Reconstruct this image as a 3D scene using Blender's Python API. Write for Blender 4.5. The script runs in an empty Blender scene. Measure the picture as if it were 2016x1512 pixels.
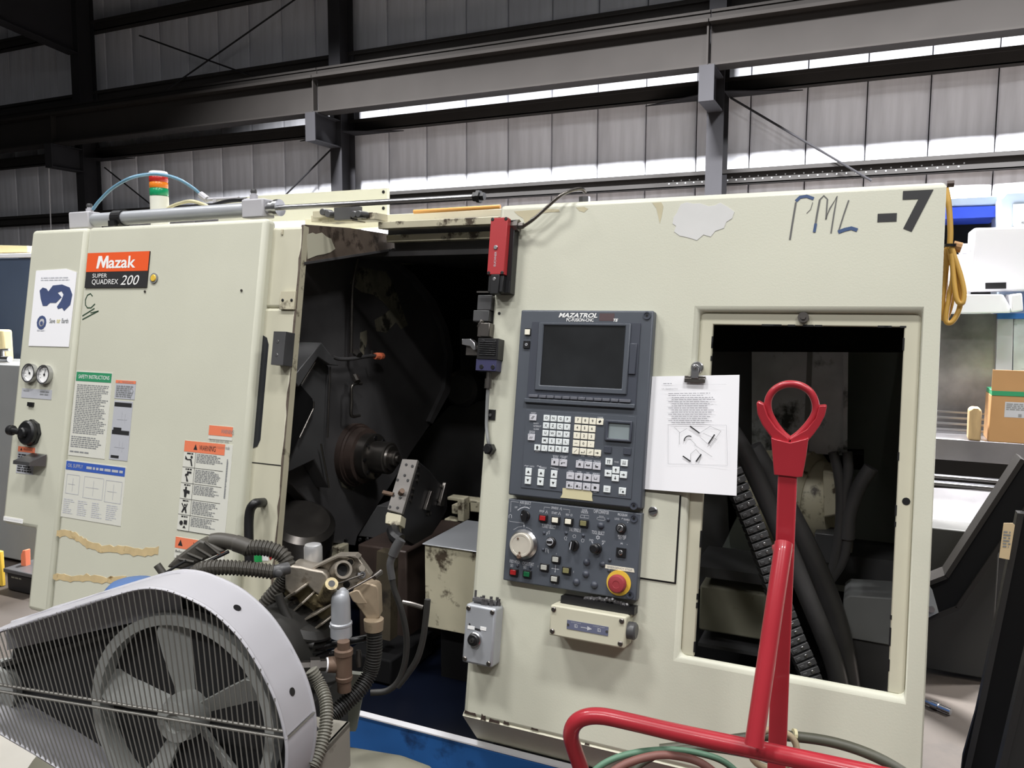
import bpy, bmesh, math, random
from mathutils import Vector, Matrix, geometry
random.seed(7)
R_ = math.radians
scene = bpy.context.scene
COL = scene.collection
# ------------------------------------------------------------------ camera
FPX = 1570.0
yaw, pitch, roll = R_(24.40), R_(5.714), R_(-0.162)
CAM = Vector((0, 0, 1.5))
fwd = Vector((-math.sin(yaw) * math.cos(pitch), math.cos(yaw) * math.cos(pitch), -math.sin(pitch)))
rgt = Vector((math.cos(yaw), math.sin(yaw), 0))
dwn = fwd.cross(rgt)
rgt, dwn = math.cos(roll) * rgt + math.sin(roll) * dwn, -math.sin(roll) * rgt + math.cos(roll) * dwn
cd = bpy.data.cameras.new('camera'); cam = bpy.data.objects.new('camera', cd); COL.objects.link(cam)
cd.sensor_width = 36; cd.sensor_fit = 'HORIZONTAL'; cd.lens = FPX / 2016 * 36; cd.clip_start = 0.05; cd.clip_end = 200
up, bk = -dwn, -fwd
cam.matrix_world = Matrix(((rgt.x, up.x, bk.x, CAM.x), (rgt.y, up.y, bk.y, CAM.y), (rgt.z, up.z, bk.z, CAM.z), (0, 0, 0, 1)))
scene.camera = cam
# ------------------------------------------------------------------ world, lamps, exposure
w = bpy.data.worlds.new('hall_air'); scene.world = w; w.use_nodes = True
w.node_tree.nodes['Background'].inputs[0].default_value = (1.0, 0.99, 0.985, 1)
w.node_tree.nodes['Background'].inputs[1].default_value = 0.13
def lamp(x, y, z, power, spread=180, sx=1.3, sy=0.5, rot=0):
    l = bpy.data.lights.new('high_bay_light', 'AREA'); l.energy = power; l.shape = 'RECTANGLE'; l.size = sx; l.size_y = sy; l.spread = R_(spread)
    l.color = (1.0, 0.99, 0.985)
    o = bpy.data.objects.new('high_bay_light', l); o.location = (x, y, z); o.rotation_euler = (rot, 0, 0); COL.objects.link(o)
LZ = 6.6
for lx, ly, p in ((1.4, 5.8, 3900), (5.2, 5.8, 4900), (-2.6, 5.8, 3600), (-6.8, 5.8, 3300),
                  (-2.6, 0.2, 300), (1.2, 0.2, 330), (-6.0, 1.0, 200), (4.5, 1.5, 260),
                  (-1.0, -4.0, 300), (3.4, -4.0, 300), (-5.4, -4.0, 260)):
    lamp(lx, ly, 7.6 if ly > 5 else LZ, p, 100 if ly > 5 else 180, rot=R_(15) if ly > 5 else 0)
vs = scene.view_settings
vs.view_transform = 'Standard'; vs.look = 'None'; vs.gamma = 1.0; vs.use_curve_mapping = False
vs.exposure = -0.57
# ------------------------------------------------------------------ geometry helpers
def ray(px, py):
    return rgt * ((px - 1008) / FPX) + dwn * ((py - 756) / FPX) + fwd
def cp(px, py, d):            # the point seen at (px, py), d metres in front of the camera
    return CAM + ray(px, py) * d
class Fr:
    def __init__(s, o, u, v):
        s.o = Vector(o); s.u = Vector(u).normalized(); s.v = Vector(v).normalized(); s.w = s.u.cross(s.v)
    def P(s, a, b, c=0.0): return s.o + s.u * a + s.v * b + s.w * c
    def hit(s, px, py, c=0.0):
        r = ray(px, py); return CAM + r * ((s.o + s.w * c - CAM).dot(s.w) / r.dot(s.w))
    def ab(s, px, py, c=0.0):
        p = s.hit(px, py, c) - s.o; return p.dot(s.u), p.dot(s.v)
    def rect(s, x0, y0, x1, y1, c=0.0):   # top-left and bottom-right image corners -> a0,a1,b0,b1
        a0, b1 = s.ab(x0, y0, c); a1, b0 = s.ab(x1, y1, c); return a0, a1, b0, b1
    def sub(s, a, b, c=0.0, rot=0.0):
        q = Fr(s.P(a, b, c), s.u * math.cos(rot) + s.v * math.sin(rot), s.v * math.cos(rot) - s.u * math.sin(rot)); return q
def FY(y): return Fr((0, y, 0), (1, 0, 0), (0, 0, 1))      # upright plane facing the viewer
def FX(x): return Fr((x, 0, 0), (0, 1, 0), (0, 0, 1))      # upright plane facing +x
def FZ(z): return Fr((0, 0, z), (1, 0, 0), (0, 1, 0))      # level plane
WC = {}
_txt = {}
def text_mesh(s, shear=0.0, bold=0.0):
    k = (s, shear, bold)
    if k in _txt: return _txt[k]
    c = bpy.data.curves.new('t', 'FONT'); c.body = s; c.size = 1; c.shear = shear; c.offset = bold; c.resolution_u = 3
    o = bpy.data.objects.new('t', c); COL.objects.link(o)
    me = bpy.data.meshes.new_from_object(o.evaluated_get(bpy.context.evaluated_depsgraph_get()))
    V = [(v.co.x, v.co.y) for v in me.vertices]; F = [tuple(p.vertices) for p in me.polygons]
    bpy.data.objects.remove(o); bpy.data.curves.remove(c); bpy.data.meshes.remove(me)
    x0 = min(v[0] for v in V); x1 = max(v[0] for v in V); y0 = min(v[1] for v in V); y1 = max(v[1] for v in V)
    _txt[k] = ([((v[0] - x0) / (x1 - x0), (v[1] - y0) / (y1 - y0)) for v in V], F, (x1 - x0), (y1 - y0)); return _txt[k]
class MB:
    def __init__(s): s.V = []; s.F = []; s.I = []; s.mi = 0
    def add(s, V, F):
        n = len(s.V); s.V += [Vector(v) for v in V]
        for f in F: s.F.append(tuple(i + n for i in f)); s.I.append(s.mi)
        return s
    def m(s, i): s.mi = i; return s
    def box(s, fr, a0, a1, b0, b1, c0, c1):
        P = fr.P
        return s.add([P(a0, b0, c0), P(a1, b0, c0), P(a1, b1, c0), P(a0, b1, c0), P(a0, b0, c1), P(a1, b0, c1), P(a1, b1, c1), P(a0, b1, c1)],
                     [(3, 2, 1, 0), (4, 5, 6, 7), (0, 1, 5, 4), (1, 2, 6, 5), (2, 3, 7, 6), (3, 0, 4, 7)])
    def quad(s, fr, a0, a1, b0, b1, c=0.0):
        return s.add([fr.P(a0, b0, c), fr.P(a1, b0, c), fr.P(a1, b1, c), fr.P(a0, b1, c)], [(0, 1, 2, 3)])
    def prism(s, fr, pts, c0, c1, holes=()):
        loops = [pts] + list(holes); V = []; idx = []
        for L in loops:
            idx.append((len(V), len(L))); V += list(L)
        tri = geometry.tessellate_polygon([[Vector((a, b, 0)) for a, b in L] for L in loops])
        n = len(V); F = [tuple(t) for t in tri] + [tuple(i + n for i in reversed(t)) for t in tri]
        for st, k in idx:
            for i in range(k):
                j = (i + 1) % k; F.append((st + i, st + j, st + j + n, st + i + n))
        return s.add([fr.P(a, b, c0) for a, b in V] + [fr.P(a, b, c1) for a, b in V], F)
    def ppx(s, fr, px, c0, c1, holes=()):   # the same from image corners, taken on the face c1
        return s.prism(fr, [fr.ab(x, y, c1) for x, y in px], c0, c1, [[fr.ab(x, y, c1) for x, y in h] for h in holes])
    def tube(s, pts, r, n=10, cap=True, rf=None):
        pts = [Vector(p) for p in pts]; V = []; F = []; N = len(pts)
        t0 = (pts[1] - pts[0]).normalized(); up_ = Vector((0, 0, 1)) if abs(t0.z) < .9 else Vector((1, 0, 0))
        x = t0.cross(up_).normalized()
        for i, p in enumerate(pts):
            t = (pts[min(i + 1, N - 1)] - pts[max(i - 1, 0)]).normalized()
            x = (x - t * x.dot(t)).normalized(); y = t.cross(x); rr = rf(i) if rf else (r[i] if isinstance(r, (list, tuple)) else r)
            for k in range(n):
                a = 2 * math.pi * k / n; V.append(p + (x * math.cos(a) + y * math.sin(a)) * rr)
        for i in range(N - 1):
            for k in range(n):
                k2 = (k + 1) % n; F.append((i * n + k, i * n + k2, (i + 1) * n + k2, (i + 1) * n + k))
        if cap: F.append(tuple(range(n - 1, -1, -1))); F.append(tuple(range((N - 1) * n, N * n)))
        return s.add(V, F)
    def lathe(s, p, ax, prof, n=24, ph=0.0):      # prof: (t along ax, radius)
        p = Vector(p); ax = Vector(ax).normalized(); x = ax.cross(Vector((0, 0, 1)) if abs(ax.z) < .9 else Vector((1, 0, 0))).normalized(); y = ax.cross(x)
        V = []; F = []
        for t, r in prof:
            for k in range(n):
                a = 2 * math.pi * k / n + ph; V.append(p + ax * t + (x * math.cos(a) + y * math.sin(a)) * max(r, 1e-5))
        for i in range(len(prof) - 1):
            for k in range(n):
                k2 = (k + 1) % n; F.append((i * n + k, i * n + k2, (i + 1) * n + k2, (i + 1) * n + k))
        F.append(tuple(range(n - 1, -1, -1))); F.append(tuple(range((len(prof) - 1) * n, len(prof) * n)))
        return s.add(V, F)
    def cyl(s, p0, p1, r, n=16):
        p0 = Vector(p0); p1 = Vector(p1); return s.lathe(p0, p1 - p0, [(0, r), ((p1 - p0).length, r)], n)
    def disc(s, fr, a, b, r, c0, c1, n=24, ch=0.0):
        return s.lathe(fr.P(a, b, c0), fr.w, [(0, r), (c1 - c0 - ch, r), (c1 - c0, r - ch)] if ch else [(0, r), (c1 - c0, r)], n)
    def text(s, st, fr, a0, b0, a1, b1, c, shear=0.0, bold=0.0):     # stretched to fill the box
        V, F, _, _ = text_mesh(st, shear, bold)
        return s.add([fr.P(a0 + (a1 - a0) * x, b0 + (b1 - b0) * y, c) for x, y in V], F)
    def textpx(s, st, fr, x0, y0, x1, y1, c, shear=0.0, bold=0.0):   # baseline-left and top-right image points
        a0, b0 = fr.ab(x0, y0, c); a1, b1 = fr.ab(x1, y1, c); return s.text(st, fr, a0, b0, a1, b1, c, shear, bold)
    def textc(s, st, fr, a, b, h, c, shear=0.0, bold=0.0, wide=1.0):  # centred, cap height h
        V, F, W, H = text_mesh(st, shear, bold); k = h / H * W * wide
        return s.text(st, fr, a - k / 2, b - h / 2, a + k / 2, b + h / 2, c, shear, bold)
    def stroke(s, fr, px, wd, c):       # a flat pen stroke along image points
        P = [Vector(fr.ab(x, y, c)) for x, y in px]; V = []; F = []
        for i, p in enumerate(P):
            t = (P[min(i + 1, len(P) - 1)] - P[max(i - 1, 0)]).normalized(); nn = Vector((-t.y, t.x)) * wd / 2
            V += [fr.P(p.x + nn.x, p.y + nn.y, c), fr.P(p.x - nn.x, p.y - nn.y, c)]
        for i in range(len(P) - 1): F.append((2 * i, 2 * i + 1, 2 * i + 3, 2 * i + 2))
        return s.add(V, F)
    def greek(s, fr, a0, a1, b0, b1, n, c, fill=.55, rag=.25):      # unreadably small print: rows of word-length dashes
        h = (b1 - b0) / n
        for i in range(n):
            y = b1 - h * (i + .5); x = a0; xe = a1 - (a1 - a0) * rag * random.random()
            while x < xe:
                wd = h * random.uniform(.8, 3.2); e = min(x + wd, xe)
                s.quad(fr, x, e, y - h * fill / 2, y + h * fill / 2, c); x = e + h * .45
        return s
    def build(s, name, mats, parent=None, bevel=0.0, smooth=None, seg=2, kind=None):
        if not isinstance(mats, (list, tuple)): mats = [mats]
        lo = Vector((min(v.x for v in s.V), min(v.y for v in s.V), min(v.z for v in s.V))); hi = Vector((max(v.x for v in s.V), max(v.y for v in s.V), max(v.z for v in s.V)))
        ctr = (lo + hi) / 2
        me = bpy.data.meshes.new(name); me.from_pydata([v - ctr for v in s.V], [], s.F)
        for m in mats: me.materials.append(m)
        me.polygons.foreach_set('material_index', s.I)
        bm = bmesh.new(); bm.from_mesh(me); bmesh.ops.recalc_face_normals(bm, faces=bm.faces); bm.to_mesh(me); bm.free()
        if smooth:
            me.shade_smooth(); me.set_sharp_from_angle(angle=R_(smooth))
        o = bpy.data.objects.new(name, me); COL.objects.link(o)
        o.location = ctr - (WC[parent.name] if parent else Vector((0, 0, 0))); WC[o.name] = ctr
        if parent: o.parent = parent
        if bevel:
            b = o.modifiers.new('bevel', 'BEVEL'); b.width = bevel; b.segments = seg; b.limit_method = 'ANGLE'; b.angle_limit = R_(35)
            me.shade_smooth(); me.set_sharp_from_angle(angle=R_(50)); b.harden_normals = False
        if kind: o['kind'] = kind
        return o
def tag(o, label, cat, group=None):
    o['label'] = label; o['category'] = cat
    if group: o['group'] = group
    return o
def thing(name, label, cat, loc, group=None):
    o = bpy.data.objects.new(name, None); COL.objects.link(o); o.location = loc; o.empty_display_size = .1; WC[o.name] = Vector(loc)
    return tag(o, label, cat, group)
def again(src, parent, pos):          # a copy of a part at another world position
    o = src.copy(); COL.objects.link(o); o.parent = parent; o.location = Vector(pos) - WC[parent.name]; WC[o.name] = Vector(pos); return o
def smoothpath(pts, n=8):             # Catmull-Rom
    P = [Vector(p) for p in pts]; P = [P[0] * 2 - P[1]] + P + [P[-1] * 2 - P[-2]]; out = []
    for i in range(1, len(P) - 2):
        for k in range(n):
            t = k / n; a, b, c, d = P[i - 1:i + 3]
            out.append(.5 * ((2 * b) + (c - a) * t + (2 * a - 5 * b + 4 * c - d) * t * t + (3 * b - a - 3 * c + d) * t ** 3))
    return out + [P[-2]]
def hosepts(pts, ds=None):            # image points with depth -> smooth world path
    return smoothpath([cp(*p) for p in pts])
def ridged(mb, path, r, pitch, amp, n=14):
    L = [0]; 
    for i in range(1, len(path)): L.append(L[-1] + (path[i] - path[i - 1]).length)
    k = max(8, int(L[-1] / pitch) * 4); out = []; j = 0
    for i in range(k + 1):
        d = L[-1] * i / k
        while j < len(L) - 2 and L[j + 1] < d: j += 1
        f = (d - L[j]) / max(1e-9, L[j + 1] - L[j]); out.append(path[j].lerp(path[j + 1], min(1, f)))
    prof = (0, amp, amp, 0)
    return mb.tube(out, r, n, True, rf=lambda i: r - amp + prof[i % 4])
# ------------------------------------------------------------------ materials
def lin(c):
    c /= 255.0
    return c / 12.92 if c <= .04045 else ((c + .055) / 1.055) ** 2.4
def mat(name, rgb, rough=.5, metal=0.0, var=.0, vs_=6.0, dirt=None, dscale=3.0, damt=.0, bump=0.0, bscale=60.0, stretch=None, spec=.5, coat=0.0):
    m = bpy.data.materials.new(name); m.use_nodes = True; nt = m.node_tree; N = nt.nodes; L = nt.links; b = N['Principled BSDF']
    col = tuple(lin(c) for c in rgb) + (1,)
    b.inputs['Base Color'].default_value = col; b.inputs['Roughness'].default_value = rough; b.inputs['Metallic'].default_value = metal
    b.inputs['Specular IOR Level'].default_value = spec; b.inputs['Coat Weight'].default_value = coat
    if var or damt or bump:
        tc = N.new('ShaderNodeTexCoord'); mp = N.new('ShaderNodeMapping'); L.new(tc.outputs['Object'], mp.inputs[0])
        if stretch: mp.inputs['Scale'].default_value = stretch
    src = None
    if var:
        nz = N.new('ShaderNodeTexNoise'); nz.inputs['Scale'].default_value = vs_; nz.inputs['Detail'].default_value = 5; L.new(mp.outputs[0], nz.inputs['Vector'])
        rp = N.new('ShaderNodeValToRGB'); rp.color_ramp.elements[0].position = .3; rp.color_ramp.elements[1].position = .7
        rp.color_ramp.elements[0].color = tuple(c * (1 - var) for c in col[:3]) + (1,); rp.color_ramp.elements[1].color = tuple(min(1, c * (1 + var * .6)) for c in col[:3]) + (1,)
        L.new(nz.outputs[0], rp.inputs[0]); src = rp.outputs[0]
    if damt:
        n2 = N.new('ShaderNodeTexNoise'); n2.inputs['Scale'].default_value = dscale; n2.inputs['Detail'].default_value = 8; n2.inputs['Roughness'].default_value = .65; L.new(mp.outputs[0], n2.inputs['Vector'])
        r2 = N.new('ShaderNodeValToRGB'); r2.color_ramp.elements[0].position = 1 - damt - .04; r2.color_ramp.elements[1].position = 1 - damt + .05
        L.new(n2.outputs[0], r2.inputs[0]); mx = N.new('ShaderNodeMix'); mx.data_type = 'RGBA'; L.new(r2.outputs[0], mx.inputs[0])
        if src: L.new(src, mx.inputs[6])
        else: mx.inputs[6].default_value = col
        mx.inputs[7].default_value = tuple(lin(c) for c in dirt) + (1,); src = mx.outputs[2]
    if src: L.new(src, b.inputs['Base Color'])
    if bump:
        n3 = N.new('ShaderNodeTexNoise'); n3.inputs['Scale'].default_value = bscale; n3.inputs['Detail'].default_value = 4; L.new(mp.outputs[0], n3.inputs['Vector'])
        bp = N.new('ShaderNodeBump'); bp.inputs['Strength'].default_value = bump; bp.inputs['Distance'].default_value = .01; L.new(n3.outputs[0], bp.inputs['Height']); L.new(bp.outputs[0], b.inputs['Normal'])
    return m
def glow(name, rgb, s):
    m = mat(name, rgb, .3); b = m.node_tree.nodes['Principled BSDF']; b.inputs['Emission Color'].default_value = tuple(lin(c) for c in rgb) + (1,); b.inputs['Emission Strength'].default_value = s; return m
def glass(name, rgb, rough=.05):
    m = mat(name, rgb, rough); m.node_tree.nodes['Principled BSDF'].inputs['Transmission Weight'].default_value = .9; return m
CREAM = mat('cream_paint', (203, 203, 186), .42, var=.05, vs_=2.5, dirt=(178, 170, 142), dscale=2.2, damt=.30, bump=.03, bscale=250)
CREAM2 = mat('cream_paint_inner', (196, 193, 172), .45, var=.06, vs_=5, dirt=(120, 110, 85), dscale=9, damt=.27)
CREAMW = mat('cream_paint_worn', (190, 184, 160), .5, var=.1, vs_=8, dirt=(70, 60, 48), dscale=14, damt=.42)
WORN = mat('worn_bare_steel', (104, 92, 82), .55, .3, var=.25, vs_=14, dirt=(60, 50, 42), dscale=20, damt=.42)
CPGREY = mat('panel_slate_grey', (78, 83, 91), .45, var=.06, vs_=9)
CPDARK = mat('panel_dark_grey', (64, 68, 78), .45, var=.05)
BLACK = mat('black_plastic', (22, 22, 24), .4)
BLACKM = mat('black_oily_steel', (80, 79, 80), .38, .2, var=.35, vs_=4, bump=.05, bscale=30)
BLACKG = mat('dark_grey_paint', (76, 76, 77), .4, .1, var=.25, vs_=5)
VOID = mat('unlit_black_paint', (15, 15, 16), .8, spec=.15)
RUST = mat('oily_brown_steel', (72, 60, 55), .45, .2, var=.4, vs_=8)
STEEL = mat('bright_steel', (190, 190, 192), .28, 1.0, var=.1)
STEELD = mat('dark_machined_steel', (112, 108, 104), .32, .9, var=.25, vs_=12)
ALU = mat('cast_aluminium', (168, 160, 148), .42, .75, var=.25, vs_=14, dirt=(96, 82, 62), dscale=10, damt=.36, bump=.08, bscale=80)
ALUY = mat('oily_cast_aluminium', (152, 140, 108), .42, .55, var=.35, vs_=16, dirt=(60, 48, 30), dscale=12, damt=.4, bump=.08, bscale=80)
SILVER = mat('silver_paint', (172, 175, 180), .4, .35, var=.08, vs_=4)
SILVERS = mat('silver_cap', (184, 184, 185), .35, .5, var=.1, dirt=(110, 110, 108), dscale=9, damt=.3)
STEELB = mat('primer_grey_steel', (40, 38, 37), .75, spec=.12, var=.08, vs_=2)
STEELC = mat('column_grey_steel', (40, 40, 43), .75, spec=.12, var=.08, vs_=2)
GIRT = mat('girt_grey_steel', (48, 47, 47), .75, spec=.12, var=.1, vs_=2)
RED = mat('red_gloss_paint', (168, 44, 54), .3, var=.08, vs_=7, coat=.3)
REDP = mat('red_plastic', (168, 46, 50), .4)
BLUE = mat('blue_paint', (44, 100, 168), .45, var=.1, vs_=4, dirt=(26, 52, 92), dscale=4, damt=.34)
WHITE = mat('white_print', (238, 238, 236), .6)
PAPER = mat('white_paper', (240, 240, 243), .7)
INK = mat('black_print', (34, 34, 36), .6)
INKG = mat('grey_print', (132, 134, 136), .6)
INKL = mat('pale_print', (190, 192, 198), .6)
ORANGE = mat('orange_print', (230, 126, 90), .55)
SIGNO = mat('sign_orange', (232, 92, 44), .4)
GREENP = mat('green_print', (48, 140, 96), .5)
BLUEP = mat('blue_print', (58, 92, 176), .5)
NAVY = mat('navy_print', (66, 80, 120), .6, var=.2)
LABELC = mat('cream_label', (214, 214, 204), .5)
LABELG = mat('grey_label', (182, 184, 190), .5)
TAPE = mat('tape_residue', (202, 180, 136), .6, var=.15, vs_=20, dirt=(126, 100, 60), dscale=16, damt=.36)
MASK = mat('masking_tape', (206, 198, 160), .6)
YELLOW = mat('yellow_paint', (224, 186, 70), .4)
YCABLE = mat('yellow_cable_jacket', (200, 158, 76), .45, var=.15, vs_=6)
KEYW = mat('white_key', (226, 232, 232), .5)
KEYC = mat('cream_key', (236, 232, 214), .5)
KEYG = mat('pale_grey_key', (200, 200, 206), .5)
BTNY = mat('pale_yellow_button', (228, 214, 150), .35)
BTND = mat('olive_button', (126, 122, 84), .35)
BTNR = mat('red_button', (160, 36, 38), .3)
BTNG = mat('green_button', (28, 96, 60), .3)
BTNW = mat('grey_white_button', (178, 178, 170), .35)
ESTOP = mat('mushroom_red', (150, 56, 62), .45)
SCREEN = mat('dark_screen_glass', (34, 36, 38), .3, var=.5, vs_=7, spec=.6)  # lifted, mottled tone paints in a soft reflection haze plus smudges
LCD = mat('grey_lcd', (136, 146, 148), .3, var=.1)
TINT = mat('tinted_window', (36, 38, 42), .25)
RUBBER = mat('black_rubber', (40, 39, 37), .55, var=.2, vs_=20)
RUBGREY = mat('grey_corrugated_plastic', (70, 67, 61), .5, var=.2, vs_=14)
HOSEG = mat('pale_grey_corrugated_hose', (128, 126, 116), .5, var=.1)
BRASS = mat('aged_bronze', (112, 92, 78), .55, .3, var=.3, vs_=18)
TANCAST = mat('tan_coated_casting', (156, 140, 118), .5, .35, var=.2, vs_=14, dirt=(98, 82, 62), dscale=9, damt=.36)
CARD = mat('brown_cardboard', (172, 132, 88), .8, var=.06, vs_=5)
WOOD = mat('worn_wood', (176, 150, 110), .7, var=.25, vs_=10, dirt=(94, 62, 34), dscale=9, damt=.34, stretch=(3, 3, .8))
CONCRETE = mat('stained_concrete_floor', (58, 50, 43), .65, var=.3, vs_=1.6, dirt=(40, 34, 29), dscale=1.2, damt=.42, bump=.05, bscale=25)
WALLP = mat('silvery_insulation_facing', (206, 208, 216), .38, .0, var=.16, vs_=1.6, bump=.12, bscale=4, stretch=(5, 5, .5))
STAINL = mat('brushed_stainless', (168, 166, 170), .3, .75, var=.3, vs_=3)
STAINS = mat('smudged_stainless', (140, 139, 140), .4, .6, var=.55, vs_=5)
GREENH = mat('green_hose_rubber', (96, 134, 110), .5, var=.15, vs_=12)
REDH = mat('red_hose_rubber', (128, 86, 78), .55, var=.15, vs_=12)
OLIVEH = mat('dark_olive_hose', (76, 76, 64), .5, var=.2, vs_=12)
LENSR = mat('red_lens', (176, 40, 34), .25); LENSO = mat('orange_lens', (222, 126, 38), .25); LENSG = mat('green_lens', (22, 140, 92), .25)
BLUEC = mat('slate_blue_enamel', (66, 78, 98), .5, var=.12, vs_=3)
BEIGEB = mat('beige_plastic', (216, 200, 152), .5)
GREYM = mat('machine_grey', (132, 134, 134), .5, var=.06)
LBLUE = mat('pale_blue_enamel', (150, 164, 180), .45, var=.08, vs_=3)
RBLUE = mat('royal_blue_enamel', (36, 66, 178), .4)
WHITEM = mat('white_enamel', (232, 232, 236), .4)
DGREEN = mat('dark_green_grey_paint', (128, 135, 128), .5, var=.15, vs_=3)
STAINP = mat('stained_light_sheet', (204, 208, 212), .4, .3, var=.3, vs_=7, dirt=(66, 68, 66), dscale=6, damt=.42)
BROWNT = mat('manila_tag', (206, 184, 148), .7)
BLUEH = mat('blue_air_hose', (110, 152, 176), .4)
ORANGER = mat('orange_rod', (206, 148, 70), .4)
BPURP = mat('indigo_plastic', (52, 52, 86), .45)
FINGREY = mat('flywheel_grey_paint', (182, 184, 180), .5, .1, var=.12, vs_=9)
GUARDG = mat('light_grey_enamel', (178, 177, 182), .5, var=.05, vs_=3)
WIREM = mat('dull_wire', (150, 148, 142), .38, .6)
MARK = mat('pencil_mark', (92, 92, 90), .6); MARKB = mat('blue_marker', (52, 76, 116), .5); MARKG = mat('green_marker', (44, 70, 52), .5)
PATCHW = mat('bare_primer_patch', (204, 204, 202), .5, var=.06, vs_=8)
# ================================================================== the hall
YW = 11.0
W0 = FY(YW); WG = FY(10.82); WCOL = FY(10.42); WB = FY(9.85); WBW = FY(10.0); WR = FY(10.7)
def struct(o): o['kind'] = 'structure'; return o
struct(MB().box(FZ(0), -30, 16, -8, 13, -.2, 0).build('floor', CONCRETE))
struct(MB().box(FZ(9.6), -30, 16, -8, 13, 0, .15).build('ceiling', STEELB))
wall = struct(MB().box(FY(YW + .06), -26, 10, 0, 9.6, -.2, 0).build('wall_back', STEELC))
xa = W0.ab(765, 300)[0]; xb = W0.ab(1831, 215)[0]; pit = (xb - xa) / 11
first = None
k0 = int((-25 - xa) / pit); k1 = int((9.4 - xa) / pit)
for k in range(k0, k1):
    x = xa + k * pit
    if first is None:
        mb = MB(); S = []
        for a, d in ((.008, .03), (.014, .056), (.05, .066), (.3, .071), (.5, .073), (.7, .071), (.95, .066), (.986, .056), (.992, .03)): S.append((x + a * pit, d))
        n = len(S); fr = FY(YW + .06)
        mb.add([fr.P(a, 0, d) for a, d in S] + [fr.P(a, 9.6, d) for a, d in S], [(i, i + 1, i + 1 + n, i + n) for i in range(n - 1)])
        first = mb.build('wall_panel', WALLP, wall, smooth=60); base = WC[first.name].copy(); bx = x
    else:
        again(first, wall, base + Vector((x - bx, 0, 0)))
def zat(px, py, fr): return fr.ab(px, py)[1]
# girts: a web with two lips running behind the columns
def girt(zt, zb, label, dots=False):
    zm = (zt + zb) / 2
    t = thing('wall_girt', label, 'steel girt', (-4, 10.9, zb), 'wall girts')
    MB().box(WG, -26, 10, zb, zt, -.02, .0).build('girt_web', GIRT, t)
    MB().box(WG, -26, 10, zt - .012, zt, .0, .07).box(WG, -26, 10, zt - .05, zt - .012, .058, .07).build('top_lip', GIRT, t)
    MB().box(WG, -26, 10, zb, zb + .012, -.16, -.0).build('bottom_lip', GIRT, t)
    if dots:
        mb = MB()
        for i in range(64):
            x = -2.6 + i * .055
            mb.disc(WG, x, zb + .05 + .035 * (i % 2), .009, 0, .004, 8)
        mb.build('bright_hole_row', SILVER, t, kind='stuff')  # silver discs stand for holes showing the bright wall behind
    return t
z1t, z1b = zat(1080, 358, WG), zat(1080, 379, WG)
girt(z1t, z1b - .03, 'lowest dark steel girt with a row of bright holes, just above the machine top', True)
z2t = zat(1080, 195, WG); girt(z2t, z2t - .17, 'dark steel girt second from the bottom, just under the crane beam')
z3t = zat(1080, 45, WG); girt(z3t, z3t - .16, 'dark steel girt third from the bottom, seen just above the crane beam')
z4t = zat(187, 43, WG); girt(z4t, z4t - .16, 'topmost dark steel girt, in the upper left corner')
# columns
def column(xl, xr, py, label):
    a0 = WCOL.ab(xl, py)[0]; a1 = WCOL.ab(xr, py)[0]; xm = (a0 + a1) / 2; h = .105
    t = thing('steel_column', label, 'column', (xm, 10.6, 0), 'wall columns'); fr = FY(10.42)
    MB().box(fr, xm - h, xm + h, 0, 9.4, -.014, 0).build('front_flange', STEELC, t)
    MB().box(fr, xm - h, xm + h, 0, 9.4, -.36, -.346).build('back_flange', STEELC, t)
    MB().box(fr, xm - .006, xm + .006, 0, 9.4, -.346, -.014).build('web', STEELC, t)
    return t, xm
zbt = zat(1000, 85, WB); zfl = zat(1000, 97, WB); zbb = zat(1000, 175, WB)
cols = []
for xl, xr, py, lab in ((1392, 1420, 300, 'grey steel column at the right, behind the cream machine top'), (653, 671, 330, 'grey steel column in the middle, left of the long piston rod'),
                        (151, 163, 330, 'grey steel column at the left, behind the stack light and under the dark rafter')):
    t, xm = column(xl, xr, py, lab); cols.append((t, xm))
    zc = zbb - .0; fr = FY(10.42)
    # corbel carrying the crane beam
    mb = MB().box(fr, xm - .09, xm + .09, zc - .02, zc - .005, 0, .6).box(fr, xm - .09, xm + .09, zc - .42, zc - .40, 0, .6)
    mb.box(fr, xm - .006, xm + .006, zc - .40, zc - .02, 0, .6).box(fr, xm - .09, xm + .09, zc - .42, zc - .005, .6, .615)
    mb.build('corbel', STEELC, t)
    for sgn in (-1, 1):
        MB().prism(FZ(zc - .16), [(xm + sgn * .1, 10.45), (xm + sgn * 1.0, 10.8), (xm + sgn * .1, 10.8)], -.012, 0).build('gusset_plate', STEELC, t)
# dark rafter running from the left column towards the viewer
tL, xL = cols[2]
fx = FX(xL)
ra = thing('roof_rafter', 'dark haunched roof rafter in the upper left corner, on the left column', 'rafter', (xL, 9, 6.6))
zh = fx.ab(139, 99)[1]
MB().prism(fx, [(10.4, zh - .05), (3, zh + .75), (-6, zh + 1.1), (-6, 9.4), (10.4, 9.4)], -.01, .01).build('web', STEELC, ra)
MB().prism(fx, [(10.4, zh - .06), (3, zh + .74), (-6, zh + 1.09), (-6, zh + 1.11), (3, zh + .76), (10.4, zh - .04)], -.12, .12).build('bottom_flange', STEELC, ra)
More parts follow.
